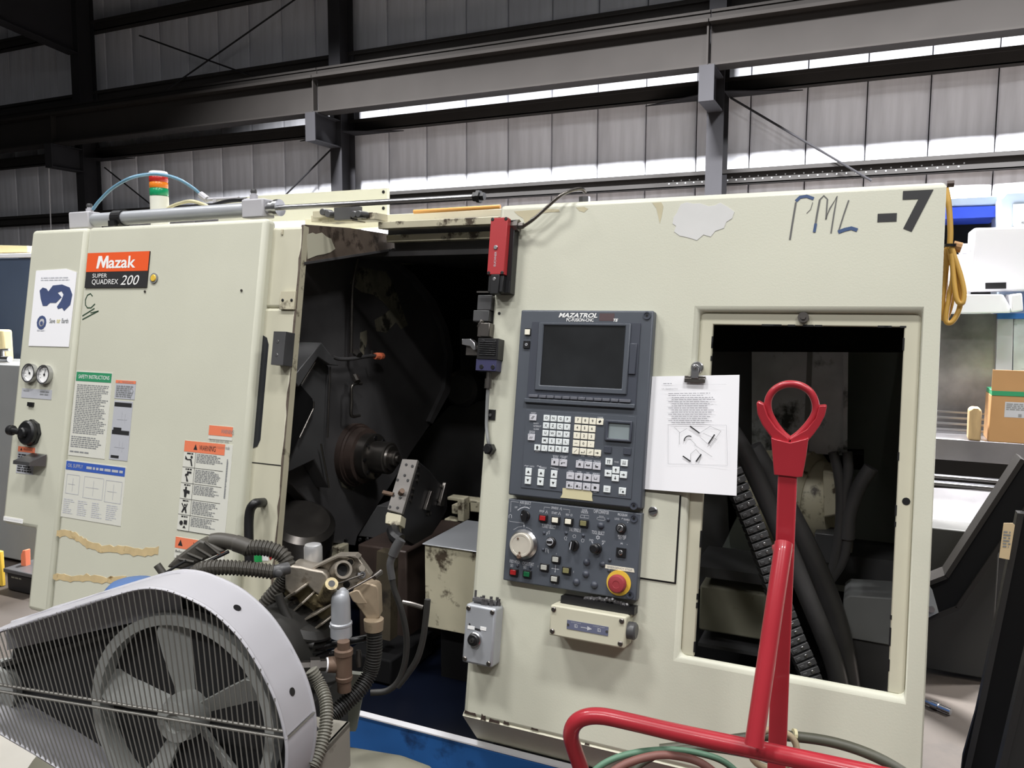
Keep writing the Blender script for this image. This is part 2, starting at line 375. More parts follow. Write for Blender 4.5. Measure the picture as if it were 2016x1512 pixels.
# crane runway beams, one per bay
joints = [-22.0, xL, cols[1][1], cols[0][1], 10.0]
names = ('crane runway beam, leftmost length, ending at the left column', 'crane runway beam, length between the left and middle columns',
         'crane runway beam, length between the middle and right columns', 'crane runway beam, rightmost length, above the big number on the machine')
for i in range(4):
    a0, a1 = joints[i] + .006, joints[i + 1] - .006; fr = FY(10.0)
    t = thing('runway_beam', names[i], 'crane beam', ((a0 + a1) / 2, 10, zbb), 'crane runway beams')
    MB().box(fr, a0, a1, zbb + .02, zfl - .0, -.006, .006).build('web', STEELB, t)
    MB().box(fr, a0, a1, zfl - .005, zfl + .035, -.15, .15).build('top_flange', STEELB, t)
    MB().box(fr, a0, a1, zbb, zbb + .022, -.13, .13).build('bottom_flange', STEELB, t)
    MB().box(fr, a0, a1, zfl + .036, zfl + .05, -.05, .05).box(fr, a0, a1, zfl + .05, zbt + .06, -.012, .012).box(fr, a0, a1, zbt + .06, zbt + .09, -.03, .03).build('crane_rail', STEELB, t)
    MB().box(fr, a1 - .02, a1, zbb + .022, zfl - .005, .006, .1).build('end_stiffener', STEELB, t)
# brace rods
for pa, pb, lab in (((1438, 192), (1716, 356), 'thin diagonal brace rod at the right, falling from the right column to the machine top'),
                    ((654, 292), (562, 384), 'thin diagonal brace rod left of the middle column, above the cream plate'),
                    ((320, 182), (585, -4), 'upper diagonal brace rod rising to the right, left of the middle column'),
                    ((280, 72), (525, 160), 'upper diagonal brace rod falling to the right, crossing the other at the left'),
                    ((206, 330), (300, 405), 'short diagonal brace rod behind the stack light')):
    tag(MB().cyl(WR.hit(*pa) + Vector((0, -.06 if pa[0] == 280 else 0, 0)), WR.hit(*pb) + Vector((0, -.06 if pa[0] == 280 else 0, 0)), .014, 8).build('brace_rod', STEELC), lab, 'brace rod', 'brace rods')
t = MB().cyl(WR.hit(95, 300), WR.hit(101, 470), .012, 8).build('conduit', WHITEM); tag(t, 'thin pale conduit running down the wall left of the left column', 'conduit')
# ================================================================== things behind the machine, left
f = FY(3.3)
t = thing('blue_cabinet', 'slate blue machine cabinet at the left edge, behind the poster panel', 'cabinet', f.hit(20, 700, -.2))
MB().ppx(f, [(-60, 508), (64, 506), (64, 712), (-60, 712)], -.5, 0).build('body', BLUEC, t, bevel=.01)
MB().ppx(f, [(-60, 501), (66, 498), (66, 507), (-60, 509)], -.5, .01).build('top_strip', WHITEM, t, bevel=.004)
tag(MB().ppx(f, [(-40, 482), (54, 484), (54, 497), (-40, 499)], -.4, -.05).build('tan_box', BEIGEB, bevel=.006), 'tan box lying on top of the slate blue cabinet', 'box')
f = FY(2.9)
t = thing('grey_cabinet', 'plain grey cabinet at the left edge, below the blue cabinet', 'cabinet', f.hit(0, 1000, -.3))
MB().box(f, f.ab(-90, 800)[0], f.ab(66, 800)[0], .02, f.ab(20, 718)[1], -.34, 0).build('body', GREYM, t, bevel=.008)
f2 = FY(3.06); zt = f.ab(20, 718)[1]
tag(MB().box(f2, f2.ab(-50, 680)[0], f2.ab(17, 680)[0], zt, f2.ab(10, 649)[1], -.03, .03).build('beige_panel', BEIGEB, bevel=.012), 'beige rounded panel standing on the grey cabinet', 'panel')
p = f2.hit(20, 710) + Vector((.05, -.08, 0)); p.z = zt + .022
mb = MB().cyl(p + Vector((-.07, 0, 0)), p + Vector((.07, 0, .0)), .018, 12).cyl(p + Vector((-.09, 0, 0)), p + Vector((-.055, 0, 0)), .022, 6).cyl(p, p + Vector((0, 0, .05)), .014, 10).cyl(p + Vector((-.01, 0, .05)), p + Vector((.07, 0, .055)), .008, 8)
tag(mb.build('pipe_valve', STEEL, smooth=40), 'small bright pipe valve lying on the grey cabinet', 'valve')
# ================================================================== things behind the machine, right
f = FY(4.6)
t = thing('machining_center', 'white and blue machining centre behind the right end of the lathe', 'machine', f.hit(1940, 1100, -.4))
rc = lambda mb, fr, x0, y0, x1, y1, c0, c1: mb.ppx(fr, [(x0, y0), (x1, y0), (x1, y1), (x0, y1)], c0, c1)
MB().ppx(f, [(1780, 395), (1968, 386), (1966, 404), (1780, 410)], -.4, 0).build('roof_edge', LBLUE, t, bevel=.01)
MB().ppx(f, [(1780, 411), (1966, 405), (1966, 427), (1780, 434)], -.4, .01).build('blue_band', RBLUE, t)
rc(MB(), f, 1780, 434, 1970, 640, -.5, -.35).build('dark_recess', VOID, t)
f3 = FY(4.45)
MB().ppx(f3, [(1968, 392), (1976, 381), (2090, 376), (2090, 620), (1965, 620)], -.3, 0).build('side_column', LBLUE, t, bevel=.012)
MB().ppx(f3, [(1994, 402), (2070, 398), (2070, 446), (1994, 448)], 0, .012).build('worn_plate', STAINP, t)
f4 = FY(4.2)
MB().ppx(f4, [(1916, 449), (2090, 444), (2090, 572), (1910, 574)], -.22, 0).build('white_hood', WHITEM, t, bevel=.01)
MB().ppx(f4, [(1940, 557), (1981, 556), (1981, 568), (1940, 569)], 0, .004).build('slot', BLACK, t)
MB().ppx(f4, [(1889, 480), (1916, 479), (1916, 497), (1889, 499)], -.1, -.05).build('hood_arm', WHITEM, t, bevel=.004)
MB().ppx(f4, [(1870, 502), (1911, 499), (1911, 580), (1870, 580)], -.2, -.12).build('rear_cover', WHITEM, t)
f5 = FY(4.1)
MB().ppx(f5, [(1840, 580), (1975, 580), (1990, 606), (1990, 616), (1840, 618)], -.25, 0).build('white_sill', WHITEM, t, bevel=.006)
MB().ppx(f5, [(1990, 580), (2012, 577), (2015, 612), (1992, 615)], -.2, .02).build('sill_end_cap', WHITEM, t, bevel=.006)
f6 = FY(4.3)
MB().ppx(f6, [(1800, 618), (1962, 618), (1962, 850), (1800, 850)], -.2, 0).build('stainless_door', STAINS, t)
MB().ppx(f6, [(1964, 628), (1995, 628), (1992, 740), (1960, 740)], -.1, .03).build('door_post', GUARDG, t)
MB().ppx(f6, [(1996, 628), (2090, 628), (2090, 850), (1993, 850)], -.1, .02).build('side_sheet', STAINP, t)
MB().ppx(f6, [(1964, 617), (2090, 617), (2090, 627), (1964, 628)], -.1, .04).build('blue_strip', BLUE, t)
f7 = FY(3.9)
zs = [f7.ab(1880, y)[1] for y in (865, 907)]
x0, x1 = f7.ab(1790, 880)[0], f7.ab(2110, 880)[0]
MB().box(f7, x0, x1, zs[1], zs[0], -.42, 0).build('shelf_apron', STAINL, t, bevel=.003)
for k in range(4):
    z = zs[0] + .012 + k * .022
    MB().box(f7, x0, x1, z, z + .008, -.2 - k * .04, -.18 - k * .04).build('slide_rail', STEEL, t)
f8 = FY(3.8)
rc(MB(), FY(4.25), 1790, 900, 2110, 1300, -.3, 0).build('dark_base', mat('dark_base_paint', (44, 44, 44), .6), t)
for (ya, yb, d) in ((940, 946, 0), (953, 960, .01)):
    z0 = f8.ab(1900, yb)[1]; z1 = f8.ab(1900, ya)[1]
    MB().box(f8, x0, x1 - .12, z0, z1, -.03, d).build('edge_highlight_bar', STEEL, t, bevel=.003)  # bars standing in for bright highlights along the metal edges
fs = Fr(f8.hit(1900, 962), (1, 0, 0), (0, .5, .86))
pa = fs.hit(1790, 955); 
MB().ppx(fs, [(1790, 958), (1986, 966), (1926, 1044), (1790, 1040)], -.01, 0).build('chip_slide', STAINL, t)
# black steel gate of a chip conveyor: bent arm and flat leg plates
f = FY(3.35)
t = thing('cranked_boom', 'black cranked steel arm with a bare grey edge, behind the right end of the lathe', 'steel arm', f.hit(1900, 1130))
MB().ppx(f, [(2016, 905), (1998, 937), (1863, 1136), (1800, 1160), (1800, 1232), (1885, 1198), (1966, 1080), (2060, 945)], -.1, 0).build('arm_plate', VOID, t)
mb = MB()
for a, b in (((2014, 905), (1863, 1136)), ((1863, 1136), (1800, 1160)), ((1885, 1198), (1800, 1232)), ((1966, 1080), (1885, 1198)), ((2060, 945), (1966, 1080))):
    a_ = Vector(f.ab(*a, .012)); b_ = Vector(f.ab(*b, .012)); d = (b_ - a_).normalized() ; nn = Vector((-d.y, d.x)) * .008
    mb.prism(f, [a_ - nn, b_ - nn, b_ + nn, a_ + nn], -.1, .012)
mb.build('edge_flange', STEELB, t)
MB().ppx(f, [(1828, 1152), (1836, 1164), (1848, 1206), (1828, 1216)], 0, .02).build('pivot_lug', GREYM, t)
MB().disc(f, *f.ab(1833, 1195), .012, .02, .03, 12).build('pivot_pin', STEEL, t)
fb = FY(3.55)
tag(MB().box(fb, fb.ab(1806, 1200)[0], fb.ab(1960, 1200)[0], .02, fb.ab(1850, 1040)[1], -.15, 0).build('black_cabinet', mat('black_cabinet_paint', (42, 42, 40), .6), bevel=.006), 'low black cabinet between the lathe end and the black arm', 'cabinet')
f = FY(2.55)
t = thing('black_plate', 'tall leaning black steel plate at the right edge, left one of the pair', 'steel plate', (f.hit(1910, 1500).x, 2.6, 0))
MB().ppx(f, [(2003, 1010), (2075, 1010), (2010, 1560), (1888, 1560), (1896, 1490), (1930, 1370), (1966, 1195)], -.02, 0).build('plate', VOID, t)
mb = MB()
for a, b in (((2003, 1010), (1966, 1195)), ((1966, 1195), (1930, 1370)), ((1930, 1370), (1888, 1560))):
    a_ = Vector(f.ab(*a, .004)); b_ = Vector(f.ab(*b, .004)); mb.prism(f, [a_, b_, b_ + Vector((.016, 0)), a_ + Vector((.016, 0))], -.03, .006)
mb.build('edge_strip', GIRT, t)
f = FY(2.2)
t = thing('black_plate', 'leaning black steel plate in the bottom right corner, right one of the pair', 'steel plate', (f.hit(1990, 1500).x, 2.25, 0))
MB().ppx(f, [(2040, 1200), (2120, 1200), (2120, 1600), (1945, 1600)], -.02, 0).build('plate', mat('black_plate_paint', (36, 36, 36), .6), t)
a_ = Vector(f.ab(2040, 1200, .004)); b_ = Vector(f.ab(1945, 1600, .004))
MB().prism(f, [a_, b_, b_ + Vector((.016, 0)), a_ + Vector((.016, 0))], -.03, .008).build('edge_strip', GIRT, t)
f = FY(2.5)
t = thing('manila_tag', 'manila paper tag hanging on the black steel plates at the right', 'tag', f.hit(1983, 1065))
MB().ppx(f, [(1976, 1030), (1994, 1030), (1998, 1034), (1987, 1102), (1967, 1098)], -.002, 0).build('card', BROWNT, t)
mb = MB(); a0, a1, b0, b1 = f.rect(1976, 1044, 1989, 1080, .001); mb.greek(f, a0, a1, b0, b1, 6, .001).build('print', INKG, t)
# cardboard box, wood block on the shelf apron
zsh = zs[0]; f = FY(3.9)
tb = f.ab(1950, 868)[1]
t = thing('cardboard_box', 'brown cardboard box with a green band standing on the steel shelf', 'box', (f.hit(1985, 868).x, 4.0, zsh))
xa0, xa1 = f.ab(1950, 800)[0], f.ab(2080, 800)[0]
MB().box(f, xa0, xa1, zsh, f.ab(1950, 778)[1], -.18, 0).build('carton', CARD, t, bevel=.003)
MB().box(f, xa0, xa1, f.ab(1950, 769)[1], f.ab(1950, 728)[1], -.005, 0).build('open_flap', CARD, t)
MB().box(f, xa0 + .002, xa1, f.ab(1950, 778)[1], f.ab(1950, 769)[1], -.18, .002).build('green_band', GREENP, t)
mb = MB(); a0, a1, b0, b1 = f.rect(1979, 791, 2030, 824, .001)
mb.m(0).box(f, a0, a1, b0, b1, 0, .001).m(1).greek(f, a0 + .005, a1, b0 + .03, b1 - .005, 4, .0015, .7).box(f, a0 + .05, a0 + .062, b0 + .003, b0 + .016, .001, .0018)
mb.build('shipping_label', [LABELG, INKG], t)
fw = FY(3.895)
mb = MB().ppx(fw, [(1908, 808), (1914, 803), (1930, 804), (1933, 810), (1931, 868), (1906, 866)], -.07, 0)
o = mb.build('wood_block', WOOD, bevel=.006); tag(o, 'worn upright wood block on the steel shelf beside the cardboard box', 'wood block')
# small brass fitting on the floor by the lathe's right end
p = FZ(.016).hit(1840, 1388); d = Vector((.08, -.05, 0)).normalized()
t = thing('hose_coupling', 'small bright hose coupling lying on the floor at the lathe right end', 'fitting', (p.x, p.y, 0))
MB().lathe(p - d * .06, d, [(0, .010), (.05, .010), (.05, .016), (.075, .016), (.075, .011), (.12, .011)], 12).build('barrel', STEEL, t, smooth=40)
MB().cyl(p - d * .085, p - d * .06, .014, 6).build('hex_nut', BRASS, t)
# ================================================================== the lathe
ang = R_(9.5)
F = Fr(CAM + ray(1140, 613) * 2.0, (1, 0, 0), (0, math.sin(ang), math.cos(ang)))   # its leaning front
L = thing('lathe', 'large cream turning lathe with an orange and black sign, open door and dark control panel', 'lathe', (-.9, 2.5, 0))
UV = F.ab
vt = .5 * (UV(300, 442)[1] + UV(1430, 376)[1])                  # top edge of every cover
uL0, uL1, uL2 = UV(62, 455)[0], UV(172, 452)[0], UV(525, 430)[0]
vb = UV(50, 1200)[1]
uR0, uR1 = UV(985, 500)[0] - .012, UV(1862, 420)[0]
vRb = UV(915, 1410)[1]
# --- left end cover (gauge cover) with the open corner low down
nv = UV(30, 1035)[1]; nu = UV(62, 1100)[0]
g = MB().prism(F, [(uL0, vt), (uL1 - .004, vt), (uL1 - .004, vb), (nu, vb), (nu, nv), (uL0, nv)][::-1], -.06, 0).build('gauge_cover', CREAM, L, bevel=.016, seg=3)
o = MB().box(F, uL0 + .01, uL1 - .01, nv + .02, vt - .01, -.9, -.06).build('end_body', CREAM2, L)
o = MB().box(F, uL0 + .02, uL1 - .01, vb + .02, nv + .02, -.9, -.6).build('lower_back', BLACKG, L)
# gauges
for i, (x, y) in enumerate(((63, 735), (92, 738))):
    a, b = UV(x, y)
    mb = MB().m(0).lathe(F.P(a, b, 0), F.w, [(0, .034), (.016, .034), (.016, .029), (.008, .029)], 28)
    mb.m(1).disc(F, a, b, .0285, .004, .0085, 28)
    fr = F.sub(a, b, .0088, .7 - i * .9); mb.m(2).box(fr, -.0015, .0015, -.006, .02, 0, .001)
    for k in range(9):
        q = F.sub(a, b, .0088, R_(-120 + 30 * k)); mb.box(q, -.0008, .0008, .02, .025, 0, .0006)
    mb.m(3).disc(F, a, b, .004, .009, .0105, 10)
    mb.build('pressure_gauge', [STEEL, WHITE, INKG, BLACK], g, smooth=40)
def decal(name, parent, tl, br, base, fn=None, c=.0012, mats=(), fr=None):
    fr = fr or F; a0, a1, b0, b1 = fr.rect(*tl, *br); mb = MB(); mb.box(fr, a0, a1, b0, b1, 0, c)
    if fn: fn(mb, a0, a1, b0, b1, c + .0006)
    return mb.build(name, [base] + list(mats), parent)
def lab(mb, a0, a1, b0, b1, c):
    mb.m(1).text('PRESSURE', F, a0 + .01, b0 + .022, a0 + .04, b0 + .028, c).greek(F, a1 - .06, a1 - .01, b0 + .012, b0 + .03, 2, c)
decal('gauge_label', g, (44, 764), (101, 787), LABELG, lab, mats=[INKG])
a, b = UV(62, 796); MB().box(F, a - .015, a + .015, b - .007, b + .007, 0, .006).build('small_black_plate', BLACK, g)
a, b = UV(64, 852)
MB().disc(F, a, b, .047, 0, .012, 8).disc(F, a, b, .043, .012, .03, 28, .006).disc(F, a, b, .018, .03, .045, 20, .004).build('rotary_switch', BLACK, g, smooth=35)
MB().cyl(F.P(a - .01, b, .036), F.P(a - .055, b + .004, .036), .011, 12).lathe(F.P(a - .05, b + .004, .036), -F.u, [(0, .011), (.004, .018), (.018, .018), (.023, .012)], 14).build('switch_lever', BLACK, g, smooth=40)
def warn(mb, a0, a1, b0, b1, c, t='WARNING', hh=.2):
    h = b1 - hh * (b1 - b0); k = b1 - h
    mb.m(1).quad(F, a0, a1, h, b1, c).m(2).text(t, F, a0 + (a1 - a0) * .32, h + k * .28, a1 - (a1 - a0) * .12, b1 - k * .28, c + .0004)
    mb.add([F.P(a0 + (a1 - a0) * .14, h + k * .25, c + .0004), F.P(a0 + (a1 - a0) * .14 + k * .6, h + k * .25, c + .0004), F.P(a0 + (a1 - a0) * .14 + k * .3, b1 - k * .2, c + .0004)], [(0, 1, 2)])
    mb.greek(F, a0 + .006, a1 - .006, b0 + .005, h - .006, max(3, int((h - b0) / .0085)), c + .0004)
decal('warning_label', g, (37, 878), (65, 935), LABELG, warn, mats=[ORANGE, INK])
a0, a1, b0, b1 = F.rect(55, 890, 92, 918)
MB().add([F.P(a0, b0, .004), F.P(a1, b0, .004), F.P(a1, b1, .004), F.P(a0 + .03, b1, .004), F.P(a0, b0, .05), F.P(a1 - .02, b0, .05), F.P(a1 - .02, b0 + .012, .05), F.P(a0, b0 + .012, .05)],
         [(0, 1, 2, 3), (3, 2, 6, 7), (4, 5, 6, 7), (0, 4, 7, 3), (1, 5, 6, 2), (0, 1, 5, 4)]).build('padlock_hasp', STEEL, g)
def dis(mb, a0, a1, b0, b1, c): mb.m(1).text('DISCONNECT', F, a0 + .006, b0 + .006, a1 - .006, b1 - .006, c)
decal('white_sticker', g, (8, 1016), (45, 1031), WHITE, dis, mats=[INKL])
# --- main left cover
mc = MB().box(F, uL1 + .002, uL2, vb - .03, vt, -.05, 0).build('front_cover', CREAM, L, bevel=.016, seg=3)
MB().box(F, uL2 - .012, uL2 + .012, vb, vt - .04, -.07, -.045).build('cover_lip', CREAM2, L)
def sign(mb, a0, a1, b0, b1, c):
    bm_ = b0 + (b1 - b0) * .455
    mb.m(1).quad(F, a0, a1, bm_, b1, c); W = a1 - a0; H = b1 - b0
    X = lambda t: a0 + W * t
    mb.m(2).text('azak', F, X(.37), bm_ + H * .09, X(.80), bm_ + H * .43, c + .0005, 0, .018)
    mb.prism(F, [(X(.17), bm_ + H * .09), (X(.205), bm_ + H * .09), (X(.235), bm_ + H * .32), (X(.275), bm_ + H * .11), (X(.30), bm_ + H * .11), (X(.325), bm_ + H * .32), (X(.335), bm_ + H * .09), (X(.37), bm_ + H * .09),
                 (X(.355), bm_ + H * .45), (X(.32), bm_ + H * .45), (X(.275), bm_ + H * .26), (X(.245), bm_ + H * .45), (X(.19), bm_ + H * .45)], c + .0002, c + .0005)
    mb.text('SUPER', F, X(.12), b0 + H * .285, X(.36), b0 + H * .40, c + .0005, 0, .0).text('QUADREX', F, X(.12), b0 + H * .07, X(.55), b0 + H * .24, c + .0005, 0, .0)
    mb.text('200', F, X(.59), b0 + H * .07, X(.88), b0 + H * .34, c + .0005, .25, .0)
decal('name_sign', mc, (175, 499), (290, 566), INK, sign, .004, mats=[SIGNO, WHITE])
a, b = UV(304, 548)
MB().m(0).disc(F, a, b, .017, 0, .004, 24).m(1).disc(F, a, b, .012, .004, .007, 24, .002).build('indicator_lamp', [GREYM, YELLOW], mc, smooth=40)
mb = MB()
mb.stroke(F, [(182, 583), (178, 578), (172, 581), (168, 590), (168, 600), (172, 606), (179, 606), (187, 598)], .004, .0008)
mb.stroke(F, [(162, 622), (186, 607)], .004, .0008).stroke(F, [(162, 629), (194, 612)], .004, .0008).stroke(F, [(178, 616), (194, 612)], .003, .0008)
mb.build('marker_letter', MARKG, mc)
for x, y in ((476, 572), (286, 574)):
    a, b = UV(x, y); MB().disc(F, a, b, .004, 0, .003, 8).build('screw', STEELD, mc)
# safety sheet
def safety(mb, a0, a1, b0, b1, c):
    h = b1 - .034
    mb.m(1).quad(F, a0 + .003, a1 - .003, h, b1 - .003, c).m(2).text('SAFETY INSTRUCTIONS', F, a0 + .015, h + .009, a1 - .012, b1 - .012, c + .0004)
    mb.m(3).greek(F, a0 + .012, a1 - .008, b0 + .075, h - .01, 28, c, .5).greek(F, a0 + .008, a1 - .02, b0 + .028, b0 + .068, 6, c, .5).greek(F, a0 + .008, a1 - .05, b0 + .01, b0 + .018, 1, c)
decal('safety_instruction_sheet', mc, (151, 730), (206, 904), LABELC, safety, mats=[GREENP, WHITE, INKG])
def strip1(mb, a0, a1, b0, b1, c): warn(mb, a0, a1, b0, b1, c, hh=.16); mb.m(2).stroke(F, [(258, 762), (262, 770), (256, 784)], .002, c + .0004)
decal('warning_label', mc, (229, 748), (265, 787), LABELG, strip1, mats=[ORANGE, INKG])
def strip2(mb, a0, a1, b0, b1, c):
    H = b1 - b0
    for y in (.9, .43): mb.m(1).quad(F, a0 + .003, a1 - .003, b0 + H * y, b0 + H * (y + .07), c)
    for y in (.5, .03): mb.quad(F, a0 + .008, a0 + .045, b0 + H * y, b0 + H * (y + .045), c)
    mb.m(2)
    for y in (.74, .27):
        for (p, q) in ((.3, .65), (.25, .8)): mb.stroke(F, [], .001, c) if 0 else mb.quad(F, a0 + .02, a1 - .02, b0 + H * (y - p * .2), b0 + H * (y - p * .2) + .0015, c)
        mb.quad(F, a0 + .04, a0 + .0415, b0 + H * (y - .1), b0 + H * (y + .08), c); mb.quad(F, a1 - .03, a1 - .0285, b0 + H * (y - .12), b0 + H * (y + .05), c)
decal('diagram_label', mc, (226, 788), (251, 908), LABELG, strip2, mats=[INK, INKL])
def bsheet(mb, a0, a1, b0, b1, c):
    h = b1 - .032; W = a1 - a0
    mb.m(1).quad(F, a0 + .003, a1 - .003, h, b1 - .003, c).m(2).text('OIL SUPPLY', F, a0 + .012, h + .009, a0 + W * .3, b1 - .011, c + .0004).greek(F, a0 + W * .36, a1 - .012, h + .008, b1 - .012, 1, c + .0004, .7, 0)
    for (p, q, r, s) in ((.04, .26, .5, .9), (.34, .66, .46, .9), (.7, .96, .44, .88)):
        x0, x1, y0, y1 = a0 + W * p, a0 + W * q, b0 + (h - b0) * r, b0 + (h - b0) * s
        mb.m(3)
        for (u0, u1, v0, v1) in ((x0, x1, y0, y0 + .0016), (x0, x1, y1, y1 + .0016), (x0, x0 + .0016, y0, y1), (x1, x1 + .0016, y0, y1), (x0 + .01, x1 - .02, (y0 + y1) / 2, (y0 + y1) / 2 + .0014), ((x0 + x1) / 2, (x0 + x1) / 2 + .0014, y0 + .01, y1 - .01)): mb.quad(F, u0, u1, v0, v1, c)
    for k in range(4): mb.m(3).greek(F, a0 + W * (.03 + .24 * k), a0 + W * (.22 + .24 * k), b0 + .012, b0 + (h - b0) * .4, 8, c, .45, .5)
decal('oil_supply_sheet', mc, (131, 905), (238, 1036), LABELC, bsheet, mats=[BLUEP, LABELG, INKL])
def person(mb, cx, cy, s, c, k):   # small hazard pictograms
    pol = lambda P: mb.prism(F, [(cx + x * s, cy + y * s) for x, y in P], c - .0003, c)
    if k == 0: pol([(-1, .2), (-.4, .05), (.3, .1), (.7, -1), (1, -1), (.6, .35), (.1, .3), (-.4, .25), (-1, .9)]); mb.disc(F, cx + s * .6, cy + s * .7, s * .28, c - .0004, c, 10)
    if k == 1: pol([(-.7, 0), (-.2, .1), (.2, .2), (.2, .6), (.9, .6), (.9, .95), (-.2, .95), (-.2, .5), (-.6, .4)]); pol([(-.5, 0), (-.2, .0), (.3, -1), (-.2, -1), (-.3, -.4)])
    if k == 2: pol([(-.8, .4), (-.3, .5), (-.3, 1), (.1, 1), (.1, .4), (.9, .3), (.9, -.3), (.2, -.2), (.1, -1), (-.4, -1), (-.5, -.2)])
    if k == 3: pol([(-.7, .9), (-.2, .2), (.2, .2), (.5, .9), (.7, .8), (.35, 0), (.6, -.9), (.35, -1), (0, -.3), (-.5, -1), (-.75, -.85), (-.3, 0), (-.9, .75)]); mb.disc(F, cx, cy + s * .55, s * .22, c - .0004, c, 10)
    if k == 4: mb.disc(F, cx - s * .55, cy + s * .1, s * .45, c - .0004, c, 12); pol([(.1, -.1), (.95, -.1), (.95, .7), (.1, .7)]); pol([(-.1, -.8), (.7, -.8), (.3, -.3)])
def wsheet(mb, a0, a1, b0, b1, c):
    h = b1 - .034; W = a1 - a0; s0 = a1 - .03
    mb.m(1).quad(F, a0, s0, h, b1, c).m(2).text('WARNING', F, a0 + W * .32, h + .008, a0 + W * .66, b1 - .01, c + .0004)
    mb.add([F.P(a0 + W * .2, h + .008, c + .0004), F.P(a0 + W * .28, h + .008, c + .0004), F.P(a0 + W * .24, b1 - .008, c + .0004)], [(0, 1, 2)])
    n = 5; hh = (h - b0) / n
    mb.quad(F, a0 + W * .25, a0 + W * .25 + .0012, b0, h, c)
    for k in range(n):
        y0 = h - hh * (k + 1); mb.m(2).quad(F, a0, s0, y0, y0 + .0012, c); person(mb, a0 + W * .125, y0 + hh * .45, hh * .33, c + .0004, k)
        mb.greek(F, a0 + W * .07, a0 + W * .2, y0 + hh * .84, y0 + hh * .95, 1, c, .8, 0); mb.m(3).greek(F, a0 + W * .28, s0 - .004, y0 + hh * (.35 if k % 2 == 0 else .12), y0 + hh * .95, 6 if k % 2 == 0 else 8, c + .0003, .5, .4)
    mb.m(3).greek(F, a1 - .018, a1 - .012, h - .13, h - .01, 24, c, .8, 0)
decal('warning_sheet', mc, (365, 867), (443, 1058), LABELC, wsheet, mats=[ORANGE, INK, INKG])
def wsm(mb, a0, a1, b0, b1, c):
    h = b1 - .03
    mb.m(1).quad(F, a0, a1, h, b1, c).m(2).text('WARNING', F, a0 + .05, h + .008, a0 + .1, b1 - .009, c + .0004)
    mb.text('Do not open door while', F, a0 + .006, h - .022, a1 - .012, h - .011, c).text('machine is in automatic mode', F, a0 + .006, h - .04, a1 - .006, h - .029, c)
decal('door_warning_label', mc, (413, 837), (457, 868), LABELC, wsm, mats=[ORANGE, INKG])
def wbt(mb, a0, a1, b0, b1, c):
    h = b1 - .034
    mb.m(1).quad(F, a0, a1, h, b1, c).m(2).text('WARNING', F, a0 + .075, h + .008, a1 - .02, b1 - .009, c + .0004)
    mb.add([F.P(a0 + .012, h + .008, c + .0004), F.P(a0 + .032, h + .008, c + .0004), F.P(a0 + .022, b1 - .007, c + .0004)], [(0, 1, 2)])
    mb.text('Before using the machine', F, a0 + .004, h - .016, a1 - .06, h - .006, c).greek(F, a0 + .01, a1 - .05, b0 + .004, h - .022, 8, c)
decal('lower_warning_sheet', mc, (347, 1056), (440, 1115), LABELC, wbt, mats=[ORANGE, INK])
# torn tape residue: two wavy bands
def band(px, wd, name, parent):
    up_, lo_ = [], []
    P = [Vector(UV(x, y)) for x, y in px]; Q = []
    for i in range(len(P) - 1):
        for k in range(5): Q.append(P[i].lerp(P[i + 1], k / 5))
    Q.append(P[-1])
    for p in Q: up_.append((p.x, p.y + wd / 2 + random.uniform(-.004, .004))); lo_.append((p.x, p.y - wd / 2 + random.uniform(-.004, .004)))
    return MB().prism(F, up_ + lo_[::-1], 0, .0012).build(name, TAPE, parent)
band([(112, 1050), (130, 1049), (152, 1058), (172, 1072), (200, 1080), (240, 1083), (280, 1088), (312, 1084)], .024, 'tape_residue', mc)
band([(105, 1135), (140, 1139), (170, 1137), (210, 1142), (248, 1142)], .020, 'tape_residue', mc)
# --- sliding door
ud0, ud1 = UV(470, 700)[0] - .1, F.ab(576, 700, -.03)[0]
vd0 = vb - .05; vdt = vt - .022
mcut = F.ab(530, 606, -.03)[1]
door = MB().box(F, ud0, ud1, vd0, mcut, -.055, -.03).box(F, ud0, ud1, mcut, vdt, -.058, -.033).build('sliding_door', CREAM2, L, bevel=.01)
# worn bare edge strip and the hood side behind it
mb = MB(); n = 40
pts = [(ud1 + .001, vd0 + (vdt - vd0) * i / n) for i in range(n + 1)]; jag = [(ud1 - random.uniform(.001, .008), y) for x, y in pts]
mb.prism(F, pts + jag[::-1], -.029, -.0285); mb.m(1).box(F, ud1, ud1 + .0012, vd0, vdt, -.054, -.031)
mb.build('worn_edge', [WORN, CREAMW], door)
Xd = F.P(ud1, 0, -.03).x
fD = FX(Xd)
hood = MB().ppx(fD, [(601, 442), (690, 449), (811, 468), (813, 481), (770, 490), (601, 516)], -.015, 0).build('door_hood', WORN, door)
MB().ppx(fD, [(604, 462), (616, 458), (622, 461), (634, 458), (643, 466), (652, 470), (660, 490), (650, 497), (640, 500), (624, 503), (606, 510)], 0, .0015).build('remaining_paint', CREAM2, door)
MB().ppx(fD, [(600, 516), (770, 490), (771, 494), (600, 521)], -.03, .004).build('hood_flange', BLACKM, door)
a0, a1, b0, b1 = F.rect(487, 658, 511, 885, -.03)
a0 = ud0 + .02
k = .03; MB().prism(F, [(a0, b0), (a1 - k, b0), (a1 - k * .3, b0 + k * .3), (a1, b0 + k), (a1, b1 - k), (a1 - k * .3, b1 - k * .3), (a1 - k, b1), (a0, b1)], -.034, -.0285).build('door_window', TINT, door)
vs_ = F.ab(520, 912, -.03)[1]
MB().box(F, ud0, ud1 - .006, vs_ - .003, vs_, -.031, -.0292).build('door_seam', BLACK, door)
MB().box(F, ud1 - .085, ud1 - .078, vs_ + .7, vdt - .01, -.034, -.0295).build('door_fold', CREAMW, door)
a0, a1, b0, b1 = F.rect(556, 574, 582, 610, -.03)
